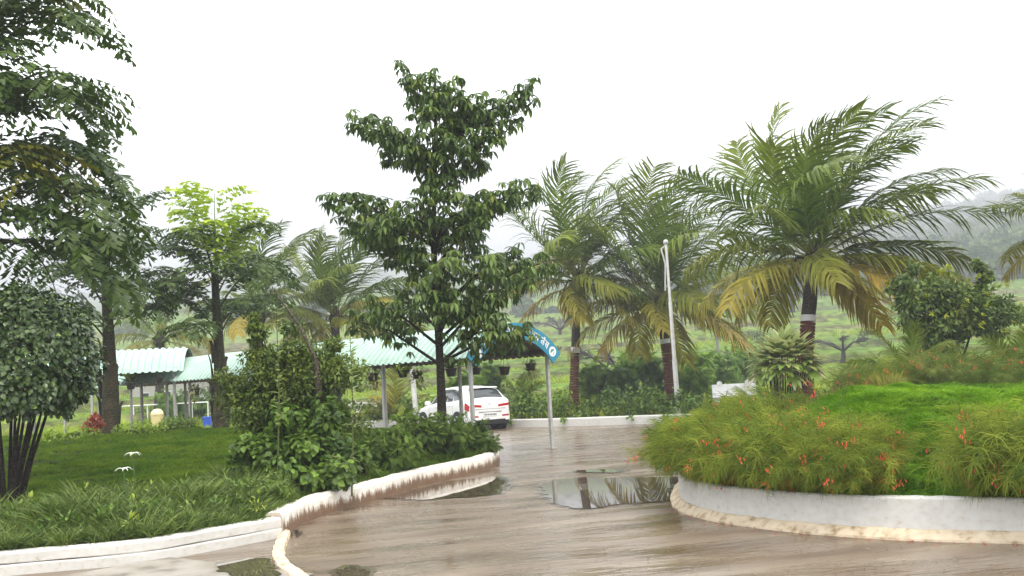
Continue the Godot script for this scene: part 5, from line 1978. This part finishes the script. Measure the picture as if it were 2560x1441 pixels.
# ---------------------------------------------------------------- beyond the road
func bench(label: String, foot: Vector3, turn: float) -> void:
	var o := thing("garden_bench", label, "bench", foot, "white cast benches beyond the road")
	o.rotation.y = turn
	var white := Color(0.74, 0.74, 0.73)
	var g := Geo.new()
	g.box(Vector3(0, 0.62, -0.2), Vector3(1.4, 0.42, 0.07), Basis(Vector3.RIGHT, -0.12), white, 0.02)
	var back := part("backrest", g, M.metal, o)
	for s in [-1.0, 1.0]:
		g = Geo.new()
		g.tube([Vector3(s * 0.45, 0.82, -0.23), Vector3(s * 0.45, 0.9, -0.235), Vector3(s * 0.45, 0.94, -0.24)], [0.085, 0.085, 0.03], 10, white)
		part("finial", g, M.metal, back)
		g = Geo.new()
		g.box(Vector3(s * 0.55, 0.2, 0.0), Vector3(0.12, 0.4, 0.42), Basis(), white, 0.02)
		part("leg", g, M.metal, o)
		g = Geo.new()
		g.box(Vector3(s * 0.66, 0.58, 0.0), Vector3(0.08, 0.06, 0.46), Basis(), white, 0.02)
		part("armrest", g, M.metal, o)
	g = Geo.new()
	g.box(Vector3(0, 0.43, 0.02), Vector3(1.4, 0.07, 0.48), Basis(), white, 0.02)
	part("seat", g, M.metal, o)


func bin(label: String, foot: Vector3, h: float, w: float, col: Color, domed: bool) -> void:
	var o := thing("litter_bin", label, "bin", foot)
	var g := Geo.new()
	var rows := []
	for q in [[0.0, 0.72], [0.02, 0.78], [0.96, 1.0], [1.0, 1.04]]:
		var row := []
		for k in 17:
			var a := TAU * k / 16.0
			var c := Vector2(cos(a), sin(a))
			var sq: float = 1.0 / maxf(absf(c.x), absf(c.y))
			c *= lerpf(1.0, sq, 0.75) * w * 0.5 * q[1]
			row.append(Vector3(c.x, h * q[0], c.y))
		rows.append(row)
	g.grid(rows, col)
	part("body", g, M.plastic, o)
	g = Geo.new()
	if domed:
		g.lathe([Vector2(w * 0.58, h), Vector2(w * 0.58, h * 1.05), Vector2(w * 0.5, h * 1.2), Vector2(w * 0.28, h * 1.32), Vector2(0.0, h * 1.35)], 14, Vector3.ZERO, Color(col.r * 1.1, col.g * 1.1, col.b * 1.25))
		part("domed_lid", g, M.plastic, o)
	else:
		for k in 4:
			var a := PI * 0.5 * k
			g.box(Vector3(cos(a) * w * 0.5, h, sin(a) * w * 0.5), Vector3(0.05, 0.05, w * 1.05), Basis(Vector3.UP, -a), col, 0.01)
		part("rim", g, M.plastic, o)


func bare_tree(label: String, foot: Vector3, size: float, seed_: int, flat: bool) -> void:
	rng.seed = seed_
	var o := thing("bare_tree", label, "tree", foot, "leafless trees in the field")
	var g := Geo.new()
	var bark := Color(0.085, 0.075, 0.065)
	var fork := Vector3(0.05, 0.3, 0) * size
	g.tube([Vector3.ZERO, fork * 0.5 + Vector3(0.02, 0, 0) * size, fork], [0.07 * size, 0.055 * size, 0.045 * size], 8, bark)
	part("trunk", g, M.bark, o)
	var twigs := Geo.new()
	for k in 6:
		var a := TAU * k / 6.0 + rr(-0.4, 0.4)
		var e := Vector3(cos(a) * rr(0.4, 0.75), rr(0.5, 0.62) if flat else rr(0.45, 0.95), sin(a) * rr(0.3, 0.5)) * size
		var m := fork.lerp(e, 0.5) + Vector3(0, 0.06, 0) * size
		g = Geo.new()
		g.tube([fork, m, e], [0.03 * size, 0.02 * size, 0.008 * size], 6, bark, false)
		part("branch", g, M.bark, o)
		for j in 26:
			var p: Vector3 = m.lerp(e, rr(-0.2, 1.0))
			var d := (Vector3(cos(a), 0.35, sin(a)) + ball() * 0.9).normalized()
			if flat: d.y = absf(d.y) * 0.35
			var q := p + d * size * rr(0.1, 0.28)
			twigs.tube([p, p.lerp(q, 0.6) + Vector3(0, 0.02, 0) * size, q], [0.011 * size, 0.008 * size, 0.004 * size], 4, bark, false)
			for i in 2:
				var p2 := p.lerp(q, rr(0.4, 1.0))
				twigs.tube([p2, p2 + (d + ball() * 0.8).normalized() * size * 0.1], [0.006 * size, 0.003 * size], 4, bark, false)
	part("twigs", twigs, M.twig, o).set_meta("kind", "stuff")


func utility_pole(label: String, foot: Vector3, h: float, arms: bool) -> void:
	var o := thing("utility_pole", label, "pole", foot, "poles in the field")
	var g := Geo.new()
	g.tube([Vector3.ZERO, Vector3(0, h, 0)], [0.13, 0.09], 8, Color(0.16, 0.15, 0.14))
	part("shaft", g, M.metal, o)
	if arms:
		for y in [0.97, 0.88]:
			g = Geo.new()
			g.box(Vector3(0, h * y, 0), Vector3(1.3, 0.1, 0.1), Basis(), Color(0.14, 0.13, 0.12))
			part("crossarm", g, M.metal, o)


func flagpole() -> void:
	var foot := pd(1696, 1030, 34.3)
	foot.y = 0.15
	var o := thing("flagpole", "tall white flagpole with a ball finial beside the coconut palm", "flagpole", foot)
	var top := pd(1665, 612, 34.3) - foot
	var a := top * 0.33
	var g := Geo.new()
	g.tube([Vector3.ZERO, a], [0.08, 0.075], 12, Color(0.55, 0.55, 0.54))
	part("lower_tube", g, M.metal, o)
	g = Geo.new()
	g.tube([a, a + Vector3(0, 0.05, 0), top * 0.66], [0.075, 0.06, 0.056], 12, Color(0.6, 0.6, 0.6))
	part("middle_tube", g, M.metal, o)
	g = Geo.new()
	g.tube([top * 0.66, top * 0.66 + Vector3(0, 0.05, 0), top], [0.056, 0.044, 0.04], 12, Color(0.62, 0.62, 0.62))
	part("upper_tube", g, M.metal, o)
	g = Geo.new()
	g.lathe([Vector2(0.0, -0.09), Vector2(0.06, -0.07), Vector2(0.085, 0.0), Vector2(0.06, 0.07), Vector2(0.0, 0.09)], 12, top + Vector3(0, 0.08, 0), Color(0.5, 0.5, 0.5))
	part("ball_finial", g, M.metal, o)
	g = Geo.new()
	var b := top + Vector3(-0.16, -0.12, 0)
	g.tube([top + Vector3(0, -0.02, 0), b, b + Vector3(0.1, -0.5, 0), b + Vector3(0.04, -1.35, 0)], [0.02, 0.026, 0.026, 0.024], 7, Color(0.5, 0.5, 0.5))
	part("halyard_rod", g, M.metal, o)


func hedge(label: String, from: float, to: float, h: float, a: Color, b: Color, seed_: int, size := 0.12) -> void:
	rng.seed = seed_
	var n := back_path.size() - 1
	var mid: Vector3 = back_path[int((from + to) * 0.5 * n)]
	var o := thing("hedge", label, "hedge", Vector3(mid.x, 0.2, mid.z))
	var xf := []
	var cols := []
	var length := (back_path[int(from * n)] as Vector3).distance_to(back_path[int(to * n)])
	var count := int(length * 5.0)
	for k in count:
		var w: Vector3 = back_path[int(lerpf(from, to, (k + r01()) / count) * n)]
		var t := 1.0 + 0.35 * bumps.get_noise_2d(w.x * 0.9, w.z * 0.9)
		var p := w - mid + Vector3(rr(-0.1, 0.1), 0, -rr(0.35, 1.1))
		clump(xf, cols, p + Vector3(0, rr(0.25, 0.85) * h * t * 0.85, 0), Vector3(0.34, 0.26, 0.3), 52, size, a, b, 0.45, 0.3)
	for k in int(length * 1.1):    # runners trailing over the kerb
		var w: Vector3 = back_path[int(lerpf(from, to, r01()) * n)] - mid
		for j in rng.randi_range(3, 10):
			var q := w + Vector3(rr(-0.08, 0.08), 0.1 - j * 0.02, 0.05 + rr(0, 0.08))
			xf.append(facing(q, Vector3(rr(-1, 1), -0.6, 0.6), Vector3(0, 0.5, 1), Vector3.ONE * rr(0.07, 0.12)))
			cols.append(tint(a, b, r01()))
	scatter("foliage", L.heart, M.leaf, o, xf, cols)
	for k in int(length * 0.8):
		var w: Vector3 = back_path[int(lerpf(from, to, r01()) * n)] - mid
		var g := Geo.new()
		var s := w + Vector3(0, -0.05, -0.7)
		g.tube([s, s + Vector3(rr(-0.2, 0.2), h * 0.4, 0.1), s + Vector3(rr(-0.3, 0.3), h * 0.75, 0)], [0.02, 0.015, 0.006], 5, Color(0.07, 0.06, 0.04), false)
		part("stem", g, M.twig, o)


func beyond() -> void:
	bench("white bench back showing above the firecracker plants", Vector3(pd(1838, 1000, 35.0).x, 0.25, pd(1838, 1000, 35.0).z), -0.15)
	bench("white bench by the hedge left of the parked car", Vector3(pd(915, 1000, 45.5).x, 0.2, pd(915, 1000, 45.5).z), 0.5)
	flagpole()
	bin("cream litter bin with a domed lid behind a canopy post", Vector3(pd(393, 1060, 55.0).x, 0.0, pd(393, 1060, 55.0).z), 0.86, 0.55, Color(0.62, 0.5, 0.26), true)
	bin("open blue plastic tub left of the second fishtail palm's trunk", Vector3(pd(524, 1060, 47.5).x, 0.0, pd(524, 1060, 47.5).z), 0.72, 0.52, Color(0.03, 0.10, 0.62), false)
	# white lamp post behind the canopy
	var f := pd(1040, 1010, 42.0)
	f.y = 0.1
	var o := thing("lamp_post", "white pole rising behind the long canopy", "pole", f)
	var t := pd(1015, 768, 42.0) - f
	var g := Geo.new()
	g.tube([Vector3.ZERO, t * 0.45, t], [0.11, 0.095, 0.06], 10, Color(0.6, 0.6, 0.59))
	part("shaft", g, M.metal, o)
	g = Geo.new()
	g.box(Vector3(0, 0.1, 0), Vector3(0.34, 0.3, 0.34), Basis(), Color(0.4, 0.39, 0.37), 0.03)
	part("footing", g, M.white_wash, o)
	# hedges along the back kerb
	var n := float(back_path.size() - 1)
	var at_px := func(px: float) -> float:
		var best := 0.0
		var near := 1e9
		for k in back_path.size():
			var v: Vector3 = view.inverse() * (back_path[k] - EYE)
			var x := 1280.0 - v.x / v.z * FOCAL
			if v.z < 0 and absf(x - px) < near:
				near = absf(x - px)
				best = k / n
		return best
	hedge("glossy dark green creeper hedge right behind the parked car", at_px.call(1000.0), at_px.call(1450.0), 1.15, Color(0.035, 0.075, 0.014), Color(0.12, 0.20, 0.03), 301)
	hedge("lower creeper hedge at the foot of the slimmest painted palm", at_px.call(1440.0), at_px.call(1535.0), 0.75, Color(0.03, 0.062, 0.015), Color(0.1, 0.17, 0.03), 302)
	hedge("tall dark creeper hedge left of the firecracker plants", at_px.call(1525.0), at_px.call(1790.0), 1.2, Color(0.03, 0.065, 0.014), Color(0.09, 0.16, 0.028), 303)
	hedge("green hedge behind the litter bins", at_px.call(330.0), at_px.call(640.0), 1.35, Color(0.05, 0.09, 0.02), Color(0.15, 0.22, 0.045), 304, 0.16)
	hedge("hedge left of the white bench and the car", at_px.call(650.0), at_px.call(990.0), 1.1, Color(0.03, 0.06, 0.014), Color(0.1, 0.16, 0.03), 305, 0.14)
	hedge("hedge beyond the planter on the far right", at_px.call(1960.0), at_px.call(2500.0), 0.8, Color(0.03, 0.06, 0.014), Color(0.09, 0.15, 0.03), 306, 0.14)

	# feathery young trees between the hedge and the field
	var young := [[1570, 918, 49, 1.0, 0.6], [1628, 915, 47, 1.0, 0.7], [1735, 905, 52, 1.1, 0.8], [1800, 908, 56, 1.5, 0.8], [1865, 895, 58, 1.3, 0.9], [1545, 950, 45, 1.0, 0.5], [1720, 942, 46, 1.1, 0.6], [1230, 935, 48, 0.7, 0.6], [1160, 955, 46, 0.7, 0.5], [2160, 960, 36, 1.0, 0.5], [1480, 950, 45, 0.6, 0.7], [470, 1000, 58, 2.0, 0.8]]
	var names := ["feathery young tree right of the slimmest palm", "light green feathery young tree left of the flagpole", "blue green feathery tree right of the flagpole", "broad feathery tree in front of the field poles", "feathery tree left of the lady palm", "low feathery bush under the bare tree", "low feathery bush at the flagpole's foot", "dark rounded bush seen under the canopy roof", "bush behind the hanging pots left of the sign post", "small bush right of the lady palm", "pale slender bush right of the slimmest palm's trunk", "bushy green plant behind the crossing canopy"]
	for k in young.size():
		var q = young[k]
		rng.seed = 310 + k
		var foot := pd(q[0], q[1], q[2])
		var c := foot
		foot.y = maxf(0.1, land(foot.x, foot.z) - 0.03)
		if q[2] < 40: foot.y = 0.1
		var up := maxf(0.4, c.y - foot.y)
		var bright := Color(0.09, 0.17, 0.03) if k % 2 == 0 else Color(0.045, 0.10, 0.035)
		shrub("feathery_tree", names[k], foot, [[0, up, 0, q[3], q[4], q[3] * 0.8, 22], [rr(-0.3, 0.3), up * 0.5, 0, q[3] * 0.8, q[4] * 0.6, q[3] * 0.7, 10]], L.feather, M.leaf_soft, 0.38, bright * 0.7, bright.lerp(Color(0.15, 0.24, 0.04), 0.5), 22, 6, 0.5, "young trees between hedge and field")
	# the round tree on the right
	rng.seed = 330
	var foot := pd(2322, 950, 24.5)
	foot.y = right_height(foot.x, foot.z) - 0.05
	var c := pd(2370, 775, 24.5) - foot
	o = shrub("round_tree", "round dark tree with yellow green young leaves on the right of the mound", foot,
		[[c.x - 0.5, c.y - 0.05, 0, 0.95, 0.85, 0.9, 30], [c.x + 0.35, c.y + 0.15, 0, 0.95, 0.8, 0.9, 30], [c.x + 1.05, c.y - 0.1, 0, 0.7, 0.6, 0.7, 16], [c.x - 0.75, c.y + 0.5, 0, 0.6, 0.7, 0.6, 12], [c.x, c.y - 0.45, 0, 1.3, 0.45, 0.9, 22], [c.x + 0.75, c.y + 0.75, 0.1, 0.25, 0.45, 0.3, 6]], L.oval, M.leaf, 0.13, Color(0.026, 0.055, 0.016), Color(0.095, 0.14, 0.026), 90, 0, 0.35)
	g = Geo.new()
	limbs(g, Vector3(0, 0.05, 0), [c + Vector3(-0.7, -0.3, 0), c + Vector3(0.0, -0.2, 0.2), c + Vector3(0.7, -0.2, -0.2), c + Vector3(0.3, 0.2, 0)], 0.055, Color(0.05, 0.042, 0.034), 0.1)
	part("trunk", g, M.bark, o)
	var xf := []
	var cols := []
	for k in 75:       # flushes of young leaves at the shoot tips
		var u := ball().normalized()
		var p := c + Vector3(0.15, -0.05, 0) + u * Vector3(1.55, 1.1, 1.0) * rr(0.75, 1.0)
		for j in 9:
			xf.append(facing(p + ball() * 0.06, u + ball() * 0.9, Vector3.UP, Vector3.ONE * rr(0.07, 0.13)))
			cols.append(tint(Color(0.14, 0.19, 0.02), Color(0.26, 0.28, 0.03), r01()))
	scatter("young_leaves", L.oval, M.leaf, o, xf, cols)
	# small palms near it
	for q in [[2275, 960, 22.5, 1.25, "small arching palm at the left foot of the round tree"], [2545, 905, 23.0, 1.3, "small upright palm right of the round tree"], [1305, 985, 41.0, 1.6, "young palm leaning behind the hedge under the sign"], [985, 985, 43.5, 1.8, "young palm with dry fronds behind the hedge by the car"]]:
		rng.seed = int(q[0])
		foot = pd(q[0], q[1], q[2])
		foot.y = right_height(foot.x, foot.z) - 0.02 if q[2] < 30 else 0.15
		o = thing("small_palm", q[4], "palm", foot)
		g = Geo.new()
		g.tube([Vector3.ZERO, Vector3(0, 0.2, 0), Vector3(0.02, 0.42, 0)], [0.09, 0.075, 0.05], 8, Color(0.08, 0.06, 0.04))
		part("trunk", g, M.bark, o)
		for k in 11:
			coconut_frond(o, Vector3(0.02, 0.38, 0), k * 2.39996, lerpf(1.35, 0.35, k / 10.0), q[3] * rr(0.8, 1.1), rr(0.9, 1.5), Vector3(0.1, 0, 0), 0.1 if q[0] != 985 else rr(0.0, 0.9))
	# low bright green shrubs at the far edge of the left lawn
	var low := [[165, 1085, 24.5, 0.9, "bright low shrub left of the scaly palm trunk"], [345, 1078, 25.5, 0.85, "bright low shrub right of the scaly palm trunk"], [455, 1084, 27.0, 0.6, "thin weedy shrub between the two palm trunks"]]
	for k in low.size():
		var q = low[k]
		rng.seed = 350 + k
		foot = pd(q[0], q[1], q[2])
		foot.y = left_height(foot.x, foot.z)
		shrub("low_shrub", q[4], foot, [[0, 0.12, 0, q[3], 0.2, 0.5, 16]], L.oval, M.leaf, 0.08, Color(0.08, 0.15, 0.02), Color(0.18, 0.26, 0.03), 46, 5, 0.2)
	rng.seed = 355
	foot = pd(232, 1075, 25.0)
	foot.y = left_height(foot.x, foot.z)
	shrub("red_leaved_shrub", "small shrub with red leaves beside the scaly palm trunk", foot, [[0, 0.3, 0, 0.28, 0.26, 0.28, 12]], L.oval, M.leaf, 0.11, Color(0.20, 0.03, 0.02), Color(0.38, 0.08, 0.03), 36, 5, 0.3)
	# pale building and pipe railing behind the bins
	var b0 := pd(330, 1000, 80.0)
	var b1 := pd(640, 1000, 70.0)
	o = thing("white_building", "low white building half hidden behind the canopies and shrubs", "building", Vector3(b0.x, -0.1, b0.z))
	var along := Vector3(b1.x - b0.x, 0, b1.z - b0.z)
	var basis := Basis(along.normalized(), Vector3.UP, along.normalized().cross(Vector3.UP))
	g = Geo.new()
	g.box(along * 0.5 + Vector3(0, 1.9, 0) - basis.z * 3.0, Vector3(along.length(), 3.8, 6.0), basis, Color(0.66, 0.65, 0.63))
	part("wall", g, M.white_wash, o)
	g = Geo.new()
	g.box(along * 0.5 + Vector3(0, 3.87, 0) - basis.z * 3.0, Vector3(along.length() + 0.6, 0.14, 6.6), basis, Color(0.6, 0.6, 0.58), 0.02)
	part("roof_slab", g, M.white_wash, o)
	for k in 5:
		g = Geo.new()
		g.box(along * (0.12 + 0.19 * k) + Vector3(0, 1.7, 0) + basis.z * 0.01, Vector3(1.2, 1.2, 0.06), basis, Color(0.45, 0.45, 0.44), 0.01)
		var w := part("window_frame", g, M.paint, o)
		g = Geo.new()
		g.box(along * (0.12 + 0.19 * k) + Vector3(0, 1.7, 0) + basis.z * 0.05, Vector3(1.04, 1.04, 0.02), basis)
		part("pane", g, M.glass, w)
	o = thing("pipe_railing", "thin white pipe railing behind the litter bins", "railing", Vector3(pd(300, 1040, 61).x, 0.1, pd(300, 1040, 61).z))
	var e := pd(520, 1040, 55.0) - o.position
	e.y = 0
	for k in 7:
		g = Geo.new()
		g.tube([e * k / 6.0, e * k / 6.0 + Vector3(0, 1.25, 0)], [0.035, 0.035], 7, Color(0.7, 0.7, 0.69))
		part("post", g, M.metal, o)
	g = Geo.new()
	g.tube([Vector3(0, 1.25, 0), e + Vector3(0, 1.25, 0)], [0.035, 0.035], 7, Color(0.7, 0.7, 0.69))
	part("rail", g, M.metal, o)

	# ---- the field
	var on_land := func(px: float, d: float) -> Vector3:
		var p := pd(px, 900, d)
		p.y = land(p.x, p.z) - 0.1
		return p
	bare_tree("leafless crooked tree standing in the field behind the orange palm fronds", on_land.call(1540.0, 62.0), 3.4, 401, false)
	bare_tree("flat topped leafless tree in the field right of the lady palm", on_land.call(2105.0, 78.0), 3.2, 402, true)
	bare_tree("faint leafless tree above the sign's right end", on_land.call(1400.0, 150.0), 5.0, 403, true)
	bare_tree("faint tall bare tree behind the tallest palm's trunk", on_land.call(1985.0, 170.0), 8.0, 404, false)
	utility_pole("thin dark pole in the field right of the flagpole", on_land.call(1712.0, 84.0), 5.2, false)
	utility_pole("short pole with a crossarm in the field beyond the feathery trees", on_land.call(1797.0, 92.0), 3.6, true)
	utility_pole("distant pole with crossarms above the canopy roof", on_land.call(1005.0, 140.0), 5.0, true)
	# scattered bushes on the slope, each a thing of its own
	rng.seed = 420
	var spots := [[1385, 118, "faint small bush on the slope above the sign's right tip"], [1450, 96, "grey green bush in the field left of the orange fronds"], [1610, 108, "round bush on the slope between the two painted palms"], [1900, 105, "bush in the field above the feathery trees"], [1760, 132, "faint bush high on the slope right of the flagpole"], [2180, 100, "bush in the field at the left of the round tree"], [2150, 150, "faint bush on the slope under the tallest palm"], [1330, 170, "faint bush high on the slope right of the tiered tree"], [920, 130, "faint bush above the canopy roof's left end"], [1850, 160, "faint bush below the hanging palm fronds"], [1265, 62, "bright bush in the field under the canopy roof"]]
	for k in spots.size():
		var q = spots[k]
		foot = on_land.call(float(q[0]), float(q[1]))
		var s := rr(0.9, 1.8)
		shrub("field_bush", q[2], foot, [[0, s * 0.6, 0, s, s * 0.7, s, 12]], L.chip, M.leaf_soft, 0.28, Color(0.04, 0.065, 0.025), Color(0.08, 0.11, 0.04), 30, 3, 0.2, "bushes scattered over the field")
	# weeds and tall grass over the near field
	xf = []
	cols = []
	for k in 26000:
		var d := 44.0 + 130.0 * pow(r01(), 1.7)
		var a := rr(-0.5, 0.5)
		var p := Vector3(sin(a) * d, 0, -cos(a) * d)
		p.y = land(p.x, p.z)
		if bumps.get_noise_2d(p.x * 0.25, p.z * 0.25) < -0.1: continue
		var s := rr(0.18, 0.5) * (1.0 + d * 0.004)
		xf.append(Transform3D(Basis(Vector3.UP, rr(0, TAU)).scaled(Vector3(s * 1.6, s, s * 1.6)), p))
		cols.append(tint(Color(0.13, 0.22, 0.03), Color(0.24, 0.29, 0.06), r01(), 0.2))
	tag(scatter(numbered("field_grass"), L.weed, M.grass, self, xf, cols), "rough green grass covering the terraced field", "grass", "", "stuff")
	xf = []
	cols = []
	for k in 900:          # brush just behind the hedge
		var px := rr(1180, 2560)
		var p := pd(px, 950, rr(39.0, 50.0))
		if p.x < -2.0 and p.z > -44.0: continue
		p.y = maxf(0.05, land(p.x, p.z))
		var q := p + Vector3(0, rr(0.05, 0.45), 0)
		for j in 7:
			xf.append(facing(q + ball() * 0.3, ball() + Vector3.UP * 0.4, Vector3.UP, Vector3.ONE * rr(0.15, 0.3)))
			cols.append(tint(Color(0.06, 0.11, 0.02), Color(0.19, 0.24, 0.04), r01(), 0.2))
	tag(scatter(numbered("verge_brush"), L.chip, M.leaf_soft, self, xf, cols), "tangle of low weeds between the hedge and the field", "weeds", "", "stuff")
	# the wooded hillside, a far mass of crowns fading into the mist
	g = Geo.new()
	rng.seed = 431
	for k in 150:
		var u := ball().normalized()
		u.y = absf(u.y) * 1.2 - 0.25
		var p := u * rr(0.65, 1.0)
		var a := ball().normalized() * 0.2
		var b := a.cross(ball()).normalized() * 0.18
		g.tri(p - a, p + b, p + a, Color.WHITE)
		g.tri(p - a, p + a, p - b, Color.WHITE)
	var crown_mesh := g.mesh()
	xf = []
	cols = []
	for k in 2600:
		var d := rr(215.0, 620.0)
		var a := lerpf(0.14, 0.56, pow(r01(), 0.8))
		if r01() < 0.12: a = rr(-0.5, 0.15)
		var p := Vector3(sin(a) * d, 0, -cos(a) * d)
		var thick := bumps.get_noise_2d(p.x * 0.03, p.z * 0.03)
		if a < 0.24 and thick < 0.12: continue
		p.y = land(p.x, p.z)
		var s := rr(1.6, 4.2)
		xf.append(Transform3D(Basis(Vector3.UP, rr(0, TAU)).scaled(Vector3(s, s * rr(0.8, 1.2), s)), p + Vector3(0, s * 0.5, 0)))
		cols.append(tint(Color(0.03, 0.055, 0.022), Color(0.075, 0.105, 0.04), r01(), 0.2))
	tag(scatter(numbered("hillside_wood"), crown_mesh, M.leaf_soft, self, xf, cols), "misty wooded hillside fading into cloud on the right", "wood", "", "stuff")


func _ready() -> void:
	seed(3)
	# ---- camera
	var pitch := atan(230.5 * cos(deg_to_rad(3.2)) / FOCAL)
	view = Basis(Vector3.RIGHT, pitch) * Basis(Vector3.BACK, deg_to_rad(-3.2))
	var cam := Camera3D.new()
	cam.name = "camera"
	cam.fov = rad_to_deg(2.0 * atan(720.5 / FOCAL))
	cam.near = 0.1
	cam.far = 3000.0
	cam.transform = Transform3D(view, EYE)
	cam.current = true
	add_child(cam)
	# ---- overcast sky, soft sun, thin mist
	var sky_mat := ProceduralSkyMaterial.new()
	sky_mat.sky_top_color = lin(0.95, 0.97, 1.0)
	sky_mat.sky_horizon_color = lin(0.93, 0.96, 0.98)
	sky_mat.ground_horizon_color = lin(0.6, 0.62, 0.6)
	sky_mat.ground_bottom_color = lin(0.2, 0.2, 0.18)
	sky_mat.sky_energy_multiplier = 1.0
	var sky := Sky.new()
	sky.sky_material = sky_mat
	var env := Environment.new()
	env.background_mode = Environment.BG_SKY
	env.sky = sky
	env.background_energy_multiplier = 1.15
	env.tonemap_mode = Environment.TONE_MAPPER_LINEAR
	env.tonemap_exposure = 2.85
	env.fog_enabled = true
	env.fog_density = 0.0012
	env.fog_light_color = Color(0.95, 0.97, 1.0)
	env.volumetric_fog_enabled = true
	env.volumetric_fog_density = 0.0
	env.sdfgi_enabled = true
	env.ssao_enabled = true
	env.ssil_enabled = true
	var we := WorldEnvironment.new()
	we.name = "environment"
	we.environment = env
	add_child(we)
	var sun := DirectionalLight3D.new()
	sun.name = "sun"
	sun.light_energy = 0.35
	sun.light_angular_distance = 25.0
	sun.light_color = Color(1.0, 0.97, 0.92)
	sun.shadow_enabled = true
	sun.rotation_degrees = Vector3(-58, 25, 0)
	add_child(sun)
	# ---- materials and shared leaves
	make_materials()
	for k in 3:
		var m := mat([Color(0.07, 0.14, 0.02), Color(0.11, 0.19, 0.03), Color(0.16, 0.24, 0.04)][k], 0.4)
		m.cull_mode = BaseMaterial3D.CULL_DISABLED
		m.backlight_enabled = true
		m.backlight = Color(0.3, 0.35, 0.12).linear_to_srgb()
		M["shoot_%d" % k] = m
	for k in 4:
		var m := mat([Color(0.085, 0.155, 0.025), Color(0.13, 0.21, 0.035), Color(0.2, 0.24, 0.07), Color(0.3, 0.25, 0.14)][k], 0.35)
		m.cull_mode = BaseMaterial3D.CULL_DISABLED
		m.backlight_enabled = true
		m.backlight = Color(0.28, 0.3, 0.12).linear_to_srgb()
		M["lady_%d" % k] = m
	make_leaves()
	# ---- the setting
	build_setting()
	if right_edge.is_empty(): return
	# ---- structures and things
	build_canopies()
	build_car()
	# ---- plants
	fishtails()
	palms()
	tiered_tree()
	round_bush()
	left_bed()
	lady_palm()
	right_bed()
	beyond()
	# ---- the cloud lying on the hill
	var cloud := FogVolume.new()
	cloud.name = "low_cloud"
	cloud.shape = RenderingServer.FOG_VOLUME_SHAPE_BOX
	cloud.size = Vector3(1500, 72, 760)
	cloud.position = Vector3(0, 66, -680)
	var cm := FogMaterial.new()
	cm.density = 0.0055
	cm.albedo = Color(0.98, 0.99, 1.0)
	cloud.material = cm
	add_child(cloud)
	tag(cloud, "low white cloud lying on the hillside", "cloud", "", "stuff")
	# ---- turf
	rng.seed = 501
	grass_on("left_lawn_grass", "soft dark green lumpy lawn on the left island", L.turf, left_edge, LEFT_MID, left_height, func(x, z): return x > -13.5 and z < -11.0 and z > -29.0, 50000, 0.09, Color(0.045, 0.095, 0.006), Color(0.09, 0.145, 0.012))
	grass_on("mound_lawn_grass", "bright green lumpy lawn on the mound behind the planter wall", L.turf_b, right_edge, RIGHT_MID, right_height, func(x, z): return x > 2.5 and x < 11.0 and z > -21.0, 50000, 0.095, Color(0.065, 0.155, 0.008), Color(0.135, 0.25, 0.016))
